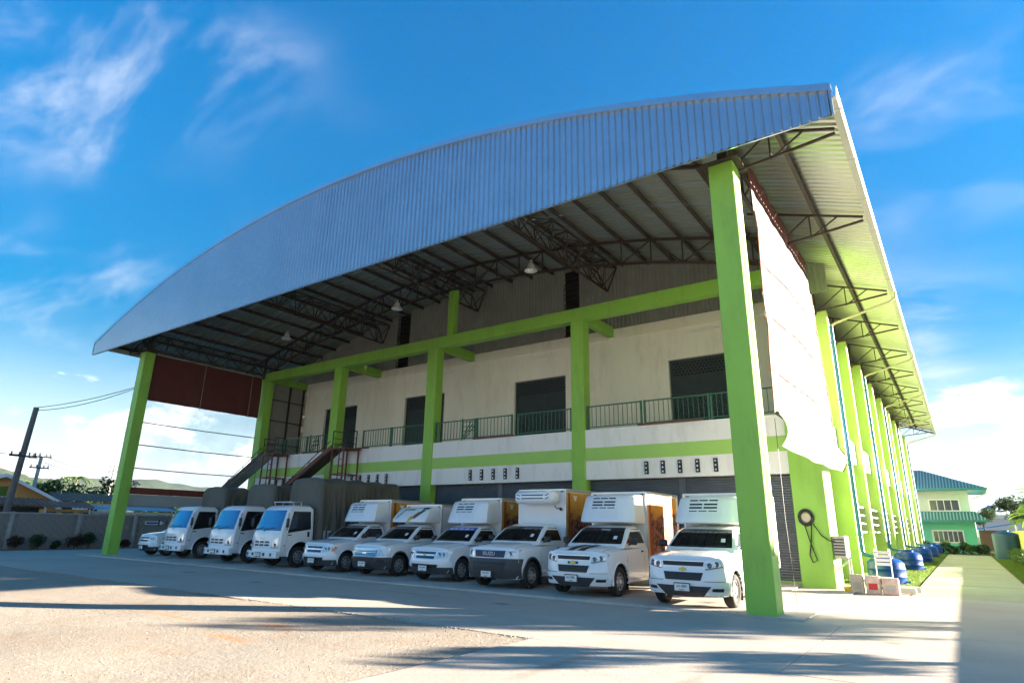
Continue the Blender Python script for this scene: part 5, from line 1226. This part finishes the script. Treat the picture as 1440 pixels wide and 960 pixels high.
m.tube([(-3.95, 22.33, 1.95), (-3.75, 22.33, 1.6), (-3.55, 22.36, 1.45), (-3.4, 22.5, 1.42)], .015, 6); m.build('hose_coil', 'black', H, smooth=60)
# stacked chairs, bags, boards
mat('sack_grey', (.42, .40, .35), .8, var=.25, vscale=5); mat('sack_red', (.62, .50, .44), .6, var=.3, vscale=7); mat('sack_pink', (.60, .46, .40), .8, var=.3, vscale=5); mat('basket_yellow', (.62, .50, .05), .5)
def carton(x, y, w_, h_, material, label, prt):
    T = thing('carton', label, 'carton', (x, y, 0), 'cartons by the corner pier'); m = MB(); m.bev(x-w_/2, x+w_/2, y-.12, y+.12, 0, h_, .02); b_ = m.build('carton_body', material, T)
    m = MB(); m.box(x-w_*.3, x+w_*.3, y-.124, y-.119, h_*.25, h_*.6); m.build('carton_print', prt, b_)
    m = MB(); m.box(x-.025, x+.025, y-.123, y+.123, h_-.003, h_+.003); m.build('tape', 'pipe_beige', b_)
carton(-2.86, 21.9, .36, .52, 'sack_grey', 'grey carton standing by the yellow basin', 'concrete_post'); carton(-2.44, 21.85, .38, .50, 'sack_red', 'pale carton with red print between two plain cartons', 'red_ink'); carton(-2.0, 21.9, .42, .46, 'sack_pink', 'pale pink carton under the leaning chair frame', 'gutter_white')
Ch = thing('metal_chair', 'white metal folding chair leaning before the nearest blue tank', 'chair', (-2.15, 22.25, 0))
m = MB()
for s_ in (-.2, .2): m.tube([(-2.15+s_, 22.15, .02), (-2.15+s_, 22.38, 1.25)], .018, 6)
m.build('frame', 'galv', Ch)
m = MB()
for i in range(4): m.bar((-2.35, 22.30+.02*i, .82+.11*i), (-1.95, 22.30+.02*i, .82+.11*i), .02, .08)
m.build('backrest', 'frame_white', Ch)
m = MB(); m.bar((-2.34, 22.2, .45), (-1.96, 22.2, .45), .12, .03); m.build('seat', 'frame_white', Ch)
m = MB(); m.lathe([(.12, 0), (.16, .16), (.14, .16), (.11, .02), (.001, .02)], 16, (-3.1, 21.95, 0)); tag(m.build('basket', 'basket_yellow', smooth=30), 'small yellow plastic basin on the ground by the corner pier', 'basin')
for i, (xa, xb, y, lb) in enumerate(((-2.2, -1.35, 23.4, 'concrete beam lying on the lawn edge by the blue tank'), (-2.0, -1.45, 22.75, 'short concrete beam lying at the end of the path'))):
    m = MB(); m.bev(xa, xb, y, y+.18, 0, .16, .012); tag(m.build('concrete_beam', 'kerb'), lb, 'beam')

# ------------------------------------------------------------------ vegetation helpers
def leaves(m, c, r, n, size, flat=.5, shell=.55):
    vs = []; fs = []
    for _ in range(n):
        while True:
            d = Vector((random.uniform(-1, 1), random.uniform(-1, 1), random.uniform(-1, 1)))
            if .05 < d.length < 1: break
        d = d.normalized()*(shell+(1-shell)*random.random()**.6) if random.random() < .8 else d
        p = Vector((c[0]+d.x*r[0], c[1]+d.y*r[1], c[2]+d.z*r[2])); s_ = size*random.uniform(.6, 1.4)
        u = Vector((random.gauss(0, 1), random.gauss(0, 1), random.gauss(0, flat))).normalized(); v = u.cross(Vector((random.gauss(0, .6), random.gauss(0, .6), 1))).normalized()
        k = len(vs); vs += [p-u*s_, p+v*s_*.42, p+u*s_, p-v*s_*.42]; fs.append((k, k+1, k+2, k+3))
    m.add(vs, fs)
def tree(name, x, y, h, cr, label, material='leaf_mid', n=2600, size=.16, group=None, trunk_r=.14, clumps=11, base=0.0, squash=.75, cat='tree'):
    T = thing(name, label, cat, (x, y, base), group); th = h-cr*1.1
    m = MB(); m.tube([(x, y, base), (x+.05, y, base+th*.5), (x-.05, y+.05, base+th), (x, y, base+h-cr*.3)], [trunk_r, trunk_r*.8, trunk_r*.6, trunk_r*.2], 8); tr = m.build('trunk', 'trunk', T, smooth=50)
    cl = []
    for k in range(clumps):
        a = random.random()*2*PI; q = cr*random.uniform(.25, .85); zz = base+h-cr*squash+random.uniform(-.75, .7)*cr*squash
        cl.append((x+q*math.cos(a), y+q*math.sin(a), zz, cr*random.uniform(.32, .52)))
    for c in cl[:7]:
        m = MB(); m.tube([(x, y, base+th*.75), ((x+c[0])/2, (y+c[1])/2, (base+th+c[2])/2), c[:3]], [trunk_r*.45, trunk_r*.3, .02], 6); m.build('limb', 'trunk', tr)
    m = MB()
    for c in cl: leaves(m, c[:3], (c[3], c[3], c[3]*.75), n//clumps, size)
    m.build('crown', material, T, recalc=False); return T
def shrub(x, y, w_, h, label, material='leaf_dark', n=500, size=.07, base=0.0, name='shrub', group=None, cat='shrub'):
    T = thing(name, label, cat, (x, y, base), group); m = MB()
    for k in range(5): a = k*1.3; m.tube([(x, y, base), (x+.3*w_*math.cos(a), y+.3*w_*math.sin(a), base+h*.7)], [.018, .006], 5)
    m.build('stem', 'trunk', T); m = MB()
    for k in range(6): leaves(m, (x+random.uniform(-.3, .3)*w_, y+random.uniform(-.3, .3)*w_, base+h*random.uniform(.35, .75)), (w_*.3, w_*.3, h*.3), n//6, size)
    m.build('foliage', material, T, recalc=False); return T
random.seed(21)
GS = 'shrubs along the block wall'
for (y, w_, h, mt, lb) in ((13.55, .7, .82, 'leaf_red', 'reddish shrub by the block wall next to the leaning pole'), (14.4, .95, .85, 'leaf_dark', 'broad dark shrub by the block wall between two smaller ones'), (15.5, .5, .52, 'leaf_dark', 'smallest dark shrub at the foot of the block wall'), (16.5, .85, .98, 'leaf_red', 'tall reddish shrub by the block wall touching a green one'), (17.25, .85, .98, 'leaf_dark', 'tall dark green shrub touching a reddish one by the wall'), (19.3, .6, .6, 'leaf_red', 'low shrub by the block wall behind the left column'), (12.4, .8, .8, 'leaf_dark', 'dark shrub by the block wall beyond the leaning pole')):
    shrub(-43.75, y, w_, h, lb, mt, 700, .07, 0.0, group=GS)

# ------------------------------------------------------------------ block wall: posts, coping, blocks in courses
BW = thing('block_wall', 'grey concrete block boundary wall with posts and arrow sign', 'wall', (-44.5, 20, 0))
posts = [5.2, 8.1, 11.0, 13.3, 16.75, 20.0, 23.3, 26.6, 29.9, 33.2]
for y in posts: m = MB(); m.bev(-44.62, -44.32, y-.1, y+.1, -.05, 2.08, .01); m.build('post', 'concrete_post', BW)
m = MB(); m.bev(-44.60, -44.36, 5.2, 33.2, 1.96, 2.05, .01); m.build('coping', 'concrete_post', BW)
m = MB(); m.box(-44.52, -44.46, 5.2, 33.2, -.05, 1.96); mort = m.build('mortar_bed', 'concrete_block', BW)
bms = []
for i in range(4):
    m = MB(); m.bev(-.045, .045, -.197, .197, -.094, .094, .006); bms.append(m.mesh('block', 'concrete_block'))
cnt = 0
for i in range(2, len(posts)-4):
    y0, y1 = posts[i]+.1, posts[i+1]-.1; n = int((y1-y0)/.4); bl = (y1-y0)/n
    for c_ in range(10):
        for k in range(n + (c_ % 2)):
            yc = y0+(k+.5)*bl-(bl/2 if c_ % 2 else 0)
            if yc-bl*.5 < y0-.01 or yc+bl*.5 > y1+.01: continue
            if cnt >= 298: break
            b_ = link('block', bms[(k*7+c_*3) % 4], mort); b_.location = (-44.44+random.uniform(-.008, .008), yc, .06+c_*.196); b_.scale = (1, bl/.4, 1); cnt += 1
Sg = thing('arrow_sign', 'blue and white arrow sign fixed to the block wall', 'sign', (-44.36, 21.2, 1.5))
m = MB(); m.prism([(-44.37, 20.62, 1.45), (-44.37, 21.55, 1.45), (-44.37, 21.55, 1.40), (-44.37, 21.85, 1.56), (-44.37, 21.55, 1.72), (-44.37, 21.55, 1.67), (-44.37, 20.62, 1.67)], (.03, 0, 0)); sb_ = m.build('arrow_board', 'frame_white', Sg)
m = MB(); m.box(-44.338, -44.336, 20.68, 21.45, 1.50, 1.62); m.build('sign_print', 'signblue', sb_)
m = MB(); m.box(-44.338, -44.3355, 21.46, 21.56, 1.36, 1.76); m.build('sign_clamp', 'steel_dark', sb_)

# ------------------------------------------------------------------ houses beyond the wall
def house_gable(x, y0, y1, ym, zeave, zapex, depth, wallm, roofm, label, over=.35):
    T = thing('gabled_house', label, 'house', (x-depth/2, ym, 0))
    m = MB(); m.prism([(x, y0, 0), (x, y1, 0), (x, y1, zeave), (x, ym, zapex-.12), (x, y0, zeave)], (-depth, 0, 0)); m.build('wall', wallm, T)
    for s_, ye in ((-1, y0-over), (1, y1+over)):
        sl_ = (zapex-zeave)/(abs((y1 if s_ > 0 else y0)-ym)); ze = zeave-over*sl_
        m = MB(); m.prism([(x+.45, ym, zapex), (x+.45, ye, ze), (x+.45, ye, ze-.1), (x+.45, ym, zapex-.1)], (-depth-.9, 0, 0)); r_ = m.build('roof', roofm, T)
        m = MB(); m.prism([(x+.47, ym, zapex+.04), (x+.47, ye, ze+.04), (x+.47, ye, ze-.2), (x+.47, ym, zapex-.2)], (-.05, 0, 0)); m.build('barge_board', 'frame_white', r_)
    return T
hg = house_gable(-56.0, 11.6, 19.3, 15.75, 3.05, 4.75, 9, 'orange_wall', 'roof_zincold', 'orange gabled house with white barge boards beyond the block wall')
m = MB(); m.box(-55.99, -55.93, 14.9, 16.1, 3.2, 3.9); hw = m.build('window', 'leaf_bright', hg)
m = MB(); m.box(-55.98, -55.9, 14.82, 16.18, 3.12, 3.2); m.build('sill', 'frame_white', hw)
def lean_roof(name, x, y0, y1, zh, zl, d, material, label, wallm=None, rib=.28):
    T = thing(name, label, 'house', (x-d/2, (y0+y1)/2, 0)); n = int((y1-y0)/rib); m = MB()
    rows = [[], []]
    for i in range(n*4+1):
        y = y0+(y1-y0)*i/(n*4); b_ = .035*math.cos(i*PI/2)
        rows[0].append((x, y, zl+b_)); rows[1].append((x-d, y, zh+b_))
    m.grid(rows); m.build('roof', material, T)
    m = MB(); m.box(x-d+.3, x-.4, y0+.2, y1-.2, 0, zl-.12); wl_ = m.build('wall', wallm or 'cream_wall', T)
    m = MB(); m.box(x-.42, x-.36, y0+.15, y0+.25, 0, zl-.02); m.box(x-.42, x-.36, y1-.25, y1-.15, 0, zl-.02); m.build('verandah_post', 'frame_white', wl_)
    for k in range(3):
        yy = lerp(y0, y1, (k+.5)/3); m = MB(); m.box(x-.398, x-.37, yy-.35, yy+.35, zl-1.1, zl-.3); m.build('window', 'window_glass', wl_)
    return T
lean_roof('lean_to', -53.6, 10.0, 18.2, 3.15, 2.62, 2.0, 'roof_tile_brown', 'brown tiled lean-to roof in front of the orange house', 'black')
lean_roof('tiled_house', -59.0, 20.4, 26.0, 3.85, 3.15, 2.4, 'roof_tile_brown', 'low house with ribbed brown tile roof behind the left column', 'cream_wall')
lean_roof('shed', -52.0, 17.3, 20.5, 2.95, 2.50, 1.8, 'roof_rust', 'shed with patched rusty metal roof beyond the block wall', 'orange_wall')
lean_roof('shed', -53.0, 20.7, 27.0, 2.75, 2.45, 2.0, 'roof_zincold', 'shed with pale grey metal roof seen through the clear curtain', 'frame_white')
lean_roof('tiled_house', -66.0, 27.5, 34.0, 3.3, 2.6, 3.0, 'roof_rust', 'red roofed house seen under the curtain beyond the wall', 'cream_wall')
# poles and wires
def utility_pole(x, y, h, lx, ly, label, arms, mt='pole_wood', r=.16):
    T = thing('utility_pole', label, 'utility pole', (x, y, 0), 'utility poles beyond the wall'); top = (x+lx, y+ly, h)
    m = MB(); m.tube([(x, y, -.3), top], [r, r*.72], 10); p_ = m.build('pole', mt, T, smooth=40)
    for f in arms:
        c = Vector((x, y, 0)).lerp(Vector(top), f); m = MB(); m.bar(c+Vector((.12, -.7, 0)), c+Vector((.12, .7, 0)), .08, .1); a_ = m.build('cross_arm', 'steel_dark', T)
        for dy in (-.6, -.2, .3, .6): m = MB(); m.lathe([(.02, 0), (.06, .05), (.03, .1), (.06, .14), (.02, .2)], 8, (c.x+.12, c.y+dy, c.z+.05)); m.build('insulator', 'plastic_dark', a_)
    return top
tp1 = utility_pole(-46.0, 13.35, 8.3, .1, .30, 'leaning dark pole rising behind the block wall', (.64,), 'pole_wood', .2)
tp2 = utility_pole(-62.0, 19.5, 7.0, 0, .1, 'pale concrete pole with two cross arms near the orange house', (.95, .82), 'concrete_post', .17)
tp3 = utility_pole(-85.0, 34.2, 8.1, 0, .6, 'distant concrete pole with cross arms beside the left column', (.98, .9), 'concrete_post', .2)
tp4 = utility_pole(-70.0, 25.4, 5.0, 0, 0, 'short concrete pole with cross arm over the brown roof', (.97,), 'concrete_post', .17)
def wire(a, b, sag, label, r=.02):
    a, b = Vector(a), Vector(b); m = MB(); m.tube([a.lerp(b, i/12)-Vector((0, 0, sag*4*(i/12)*(1-i/12))) for i in range(13)], r, 5); tag(m.build('overhead_wire', 'steel_dark'), label, 'wire', 'overhead wires on the left')
wire(tp1, (-36.1, 15.3, 8.9), .18, 'overhead wire from the leaning pole to the left column')
wire((tp1[0], tp1[1], tp1[2]-.18), (-36.1, 15.3, 8.85), .3, 'lower sagging overhead wire from the leaning pole to the left column')
wire((-46.0, 13.5, 5.4), (-52, 2, 6.2), .15, 'overhead wire running from the leaning pole beyond the orange house')
for dz_ in (0, -.5): wire((tp2[0], tp2[1]+.3, tp2[2]-.3+dz_), (tp3[0], tp3[1]-.4, tp3[2]-.2+dz_), .5, ('upper' if dz_ == 0 else 'lower')+' overhead wire between the two cross armed concrete poles')
wire((-46.0, 13.6, 5.4), (tp2[0], tp2[1], tp2[2]-.3), .2, 'overhead wire between the leaning pole and the concrete pole')
# trees beyond the wall
random.seed(5)
GT = 'trees beyond the wall'
tree('leafy_tree', -70, 23.6, 5.4, 2.4, 'round leafy tree behind the orange house roof', 'leaf_mid', 2600, .2, GT)
tree('leafy_tree', -72, 20.6, 4.9, 1.8, 'small leafy tree partly behind the concrete pole', 'leaf_dark', 1500, .2, GT)
tree('leafy_tree', -66, 27.4, 6.4, 1.9, 'tall thin leafed tree beside the left green column', 'leaf_dark', 1100, .2, GT, clumps=14, squash=1.5)
tree('leafy_tree', -75, 36.0, 5.0, 2.6, 'dark tree seen through the clear curtain', 'leaf_dark', 1500, .25, GT)
tree('leafy_tree', -78, 30.0, 4.6, 2.2, 'pale leafy tree over the brown tiled roof', 'leaf_mid', 1500, .22, GT)
tree('leafy_tree', -80, 43.0, 4.6, 2.8, 'low spreading tree behind the red roofed house', 'leaf_mid', 1500, .25, GT)
def palm(x, y, h, label, n=11, L=1.7):
    T = thing('palm_tree', label, 'palm', (x, y, 0), GT); m = MB(); m.tube([(x, y, 0), (x+.1, y, h*.5), (x, y+.15, h)], [.14, .11, .09], 8); m.build('trunk', 'trunk', T)
    for k in range(n):
        a = 2*PI*k/n+random.uniform(-.2, .2); el_ = random.uniform(.1, .9); vs = []; m = MB(); prev = None
        for i in range(9):
            t = i/8; d = L*t; p = Vector((x+math.cos(a)*d*math.cos(el_*.6), y+.15+math.sin(a)*d*math.cos(el_*.6), h+d*math.sin(el_)-1.1*t*t*L*.7))
            if prev is not None:
                pr_ = Vector((-math.sin(a), math.cos(a), 0))
                for s_ in (-1, 1): q = prev+(p-prev)*.6+pr_*s_*.38*(1-.7*t)+Vector((0, 0, -.16)); m.add([prev, p, q], [(0, 1, 2)])
            prev = p
        m.build('frond', 'leaf_mid', T, recalc=False)
palm(-76, 27.5, 5.9, 'coconut palm rising above the brown tiled roof'); palm(-88, 36.5, 5.8, 'distant palm beside the far utility pole')
# hills
def hill(name, x0, y0, y1, prof, depth, seed):
    """ridge facing +X: prof gives crest height along y"""
    m = MB(); rows = []; ny = 90; nx = 22
    for j in range(nx+1):
        t = j/nx; r_ = []
        for i in range(ny+1):
            y = lerp(y0, y1, i/ny); hcrest = interp(prof, y); sh = math.sin(PI/2*min(1, t*1.15)) if t < .87 else 1-(t-.87)
            z = hcrest*sh*(1+.16*noise.noise((y*.012, t*3, seed)))+hcrest*.05*noise.noise((y*.05, t*9, seed))*min(1, t*4); r_.append((x0-depth*t+30*noise.noise((y*.006, t*2, seed+2)), y, max(-2, z)))
        rows.append(r_)
    m.grid(rows); return struct(m.build(name, 'forest_hill', smooth=80))
hill('hill', -780, -300, 1100, [(-300, 60), (100, 74), (245, 68), (270, 62), (300, 48), (345, 38), (420, 40), (600, 46), (900, 30), (1100, 12)], 260, 1.0)
hill('hill', -1480, -200, 2500, [(-200, 70), (620, 98), (740, 106), (830, 100), (1040, 88), (1500, 100), (2050, 60), (2500, 12)], 300, 5.0)

# ------------------------------------------------------------------ right background
Hs = thing('mint_house', 'two storey mint green house with teal ribbed roofs at the path end', 'house', (-2.0, 80, 0))
yh = 76.0
m = MB(); m.box(-9, .80, yh, yh+8, 0, 3.05); m.build('lower_wall', 'mint_wall', Hs); m = MB(); m.box(-9, .74, yh+.3, yh+7.6, 3.05, 5.95); m.build('upper_wall', 'pale_wall', Hs)
def hip_roof(x0, x1, y0, y1, z0, z1, material, par, ribs=.26):
    m = MB(); d = min((x1-x0), (y1-y0))/2; rx0, rx1 = x0+d, x1-d; ym = (y0+y1)/2
    m.add([(x0, y0, z0), (x1, y0, z0), (x1, y1, z0), (x0, y1, z0), (rx0, ym, z1), (rx1, ym, z1)], [(0, 1, 5, 4), (1, 2, 5), (2, 3, 4, 5), (3, 0, 4)]); m.add([(x0, y0, z0-.12), (x1, y0, z0-.12), (x1, y1, z0-.12), (x0, y1, z0-.12)], [(0, 1, 2, 3)]); r_ = m.build('roof', material, par)
    m = MB(); n = int((x1-x0)/ribs)
    for i in range(1, n):
        x = x0+(x1-x0)*i/n; t = min(1, (x-x0)/d, (x1-x)/d); m.bar((x, y0, z0+.02), (x, lerp(y0, ym, t), lerp(z0, z1, t)+.02), .10, .05)
    m.build('roof_rib', 'roof_teal_pale', r_)
    m = MB(); m.box(x0, x1, y0-.04, y0-.002, z0-.16, z0+.03); m.build('fascia_board', 'roof_teal', r_)
hip_roof(-10, 2.3, yh-1.4, yh+9, 5.98, 8.2, 'roof_teal', Hs); hip_roof(-5.2, 1.95, yh-1.6, yh+.28, 3.02, 3.85, 'roof_teal', Hs)
def house_window(x0, x1, z0, z1, n, y, par):
    m = MB(); m.box(x0, x1, y-.03, y-.004, z0, z1); g = m.build('window', 'window_glass', par)
    m = MB(); m.box(x0-.12, x1+.12, y-.1, y-.002, z1, z1+.12); m.box(x0-.12, x1+.12, y-.1, y-.002, z0-.12, z0); m.box(x0-.12, x0, y-.1, y-.002, z0, z1); m.box(x1, x1+.12, y-.1, y-.002, z0, z1)
    for i in range(1, n): xx = lerp(x0, x1, i/n); m.box(xx-.03, xx+.03, y-.06, y-.031, z0, z1)
    m.build('window_frame', 'frame_white', g)
house_window(-2.5, -.15, 3.98, 4.95, 4, yh+.3, Hs); house_window(-2.6, -.25, 1.02, 2.0, 6, yh, Hs)
m = MB(); m.tube([(2.25, yh-1.3, 5.9), (2.2, yh-1.2, 5.5), (.95, yh+.1, 5.0), (.85, yh+.2, 3.1), (.88, yh-.1, 0)], .05, 8); m.build('rain_pipe', 'pipe_beige', Hs)
random.seed(31)
GB_ = 'bushes at the foot of the mint house'
BL = ['pale bush next to the last blue rain tank before the mint house', 'dark bush second from the last blue rain tank', 'dark bush third from the last blue rain tank', 'pale bush in front of the mint house lower window', 'dark bush under the right half of the lower window', 'dark bush in front of the lower window right frame', 'pale bush between the lower window and the house corner', 'dark bush at the rain pipe corner of the mint house', 'dark bush nearest the tall dark blue tank']
for k in range(9): shrub(-3.6+.62*k, 70.2+random.uniform(-.3, .4), .95, random.uniform(.7, 1.25), BL[k], 'leaf_dark' if k % 3 else 'leaf_mid', 380, .13, group='bushes at the path end')
BT = thing('storage_tank', 'tall dark blue storage tank beside the hedge and fence', 'water tank', (2.35, 60, 0))
m = MB(); m.lathe([(.80, 0)]+[(.80+.02*(i % 2), .1+i*.12) for i in range(15)]+[(.72, 1.85), (.3, 1.98), (.001, 2.0)], 26, (2.35, 60, 0)); tb_ = m.build('tank_body', 'tank_dark', BT, smooth=30)
m = MB(); m.lathe([(.26, 1.96), (.26, 2.06), (.001, 2.08)], 16, (2.35, 60, 0)); m.build('lid', 'tank_dark', tb_)
# yellow green fence on the right boundary
FE = thing('boundary_fence', 'yellow green ribbed metal fence along the right boundary', 'fence', (3.15, 66, 0))
for k in range(34):
    if k == 0: m = MB(); pr = rib_profile(1.2, 5, -.03, .45); m.grid([[(d, u, z) for u, d in pr] for z in (.05, 2.02)]); fm = m.mesh('fence_sheet', 'fence_green', recalc=False)
    o = link('fence_sheet', fm, FE); o.matrix_parent_inverse = Matrix.Identity(4); o.location = (0, 46+k*1.2-66, 0)
for k in range(14): m = MB(); m.box(3.18, 3.26, 46+k*3-.04, 46+k*3+.04, -.05, 2.06); m.build('fence_post', 'concrete_post', FE)
LW = thing('low_wall', 'low concrete boundary wall along the right side of the driveway', 'wall', (3.2, 25, 0)); m = MB(); m.bev(3.1, 3.25, 4.0, 45.8, -.05, .72, .01); lw = m.build('wall_body', 'concrete_block', LW); m = MB(); m.bev(3.06, 3.29, 4.0, 45.8, .72, .78, .01); m.build('coping', 'concrete_post', lw)
Hd = thing('hedge', 'clipped low hedge between the right verge and the fence', 'hedge', (2.6, 46, 0)); m = MB()
for k in range(60): leaves(m, (2.6+random.uniform(-.2, .2), 36+k*.36, random.uniform(.3, .62)), (.42, .42, .32), 150, .07)
m.build('foliage', 'leaf_mid', Hd, recalc=False)
m = MB()
for k in range(40): m.tube([(2.6, 36+k*.54, 0), (2.6+random.uniform(-.2, .2), 36+k*.54, .5)], .015, 5)
m.build('stem', 'trunk', Hd)
# broad leaved plants behind the fence
def banana(x, y, h, label, n=9, L=2.1):
    T = thing('banana_plant', label, 'banana plant', (x, y, 0), 'banana plants behind the fence'); m = MB(); m.tube([(x, y, 0), (x+.05, y, h*.6), (x, y, h)], [.14, .11, .06], 8); m.build('trunk', 'leaf_mid', T)
    for k in range(n):
        a = 2*PI*k/n+random.uniform(-.3, .3); el_ = random.uniform(.3, 1.2); rows = []
        for i in range(10):
            t = i/9; d = L*t; p = Vector((x+math.cos(a)*d*math.cos(el_*.7), y+math.sin(a)*d*math.cos(el_*.7), h+d*math.sin(el_)-1.3*t*t)); wd = .30*math.sin(PI*min(1, .12+t*.88))**.6+.02; s_ = Vector((-math.sin(a), math.cos(a), 0))
            rows.append([p-s_*wd+Vector((0, 0, .10*wd+.05*random.random())), p, p+s_*wd+Vector((0, 0, .10*wd+.05*random.random()))])
        m = MB(); m.grid(rows); m.build('leaf', 'leaf_bright', T, recalc=False)
random.seed(9)
banana(3.75, 44, 2.5, 'bright banana plant with arching leaves over the fence'); banana(4.0, 41, 3.0, 'tallest bright banana plant beyond the fence edge', 11, 2.4); banana(3.8, 49, 2.3, 'lower banana plant behind the fence near the blue tank'); banana(4.6, 52, 3.2, 'banana plant behind the others beyond the fence', 10, 2.4)
tree('leafy_tree', 4.9, 95, 6.3, 2.3, 'dark tree behind the banana plants and the white cupola', 'leaf_dark', 1600, .22, 'dark trees beyond the path')
tree('leafy_tree', 2.0, 100, 4.9, 1.5, 'small dark tree behind the teal roof edge', 'leaf_dark', 900, .2, 'dark trees beyond the path')
VB = thing('white_building', 'distant white building with a small cupola behind the mint house', 'building', (3.5, 112, 0))
m = MB(); m.box(-2, 7.5, 110, 116, 0, 3.9); m.build('wall', 'violet_wall', VB); m = MB(); m.box(-2.3, 7.8, 109.7, 116.3, 3.9, 4.4); m.build('parapet', 'frame_white', VB)
m = MB(); m.box(2.6, 3.9, 110.5, 111.8, 4.4, 5.2); cu2 = m.build('cupola', 'violet_wall', VB); m = MB(); m.box(2.95, 3.5, 110.44, 110.49, 4.55, 5.05); m.build('window', 'window_glass', cu2); m = MB(); m.add([(2.4, 110.3, 5.2), (4.1, 110.3, 5.2), (4.1, 112, 5.2), (2.4, 112, 5.2), (3.25, 111.1, 5.75)], [(0, 1, 4), (1, 2, 4), (2, 3, 4), (3, 0, 4), (0, 3, 2, 1)]); m.build('roof', 'roof_zincold', cu2)
m = MB(); m.box(.4, 1.3, 109.95, 109.99, 2.9, 3.5); m.build('window', 'window_glass', VB)
Cp = thing('carport', 'low carport roof beside the distant white building', 'carport', (3, 86, 0)); m = MB(); m.prism([(1.0, 84, 2.35), (4.4, 84, 2.95), (4.4, 84, 2.85), (1.0, 84, 2.25)], (0, 5, 0)); m.build('roof', 'signblue', Cp); m = MB(); m.bar((1.1, 84.1, 0), (1.1, 84.1, 2.3), .1); m.bar((4.3, 84.1, 0), (4.3, 84.1, 2.9), .1); m.build('post', 'frame_white', Cp); m = MB(); m.box(1.2, 4.4, 88.5, 88.7, 0, 2.2); m.build('back_wall', 'roof_rust', Cp)
# trees standing beyond the fence outside the view: their dappled shade lies on the yard
random.seed(14)
tree('shade_tree', 12.2, 24.6, 5.4, 1.7, 'leafy tree beyond the low wall shading the yard', 'leaf_mid', 2000, .15, 'trees shading the yard', .16, 14)
tree('shade_tree', 8.0, 17.4, 3.2, .85, 'small leafy tree beyond the low wall shading the driveway', 'leaf_mid', 1000, .12, 'trees shading the yard', .1, 9)
tree('shade_tree', 20.5, 31.6, 7.2, 1.5, 'slender leafy tree standing furthest beyond the low wall', 'leaf_mid', 1500, .16, 'trees shading the yard', .16, 12)

# ------------------------------------------------------------------ air
def haze_box():
    m = MB(); m.box(-1900, 300, -420, 2700, -3.0, 140.0); o = m.build('haze', 'void'); o.data.materials.clear()
    hm = bpy.data.materials.new('haze_air'); hm.use_nodes = True; t = hm.node_tree; t.nodes.clear()
    v = t.nodes.new('ShaderNodeVolumePrincipled'); v.inputs['Color'].default_value = (0.86, 0.93, 1.0, 1); v.inputs['Density'].default_value = 0.00005; v.inputs['Anisotropy'].default_value = 0.2
    ot = t.nodes.new('ShaderNodeOutputMaterial'); t.links.new(v.outputs[0], ot.inputs['Volume']); o.data.materials.append(hm)
    tag(o, 'thin bluish daylight haze filling the air', 'haze', kind='stuff')
haze_box()
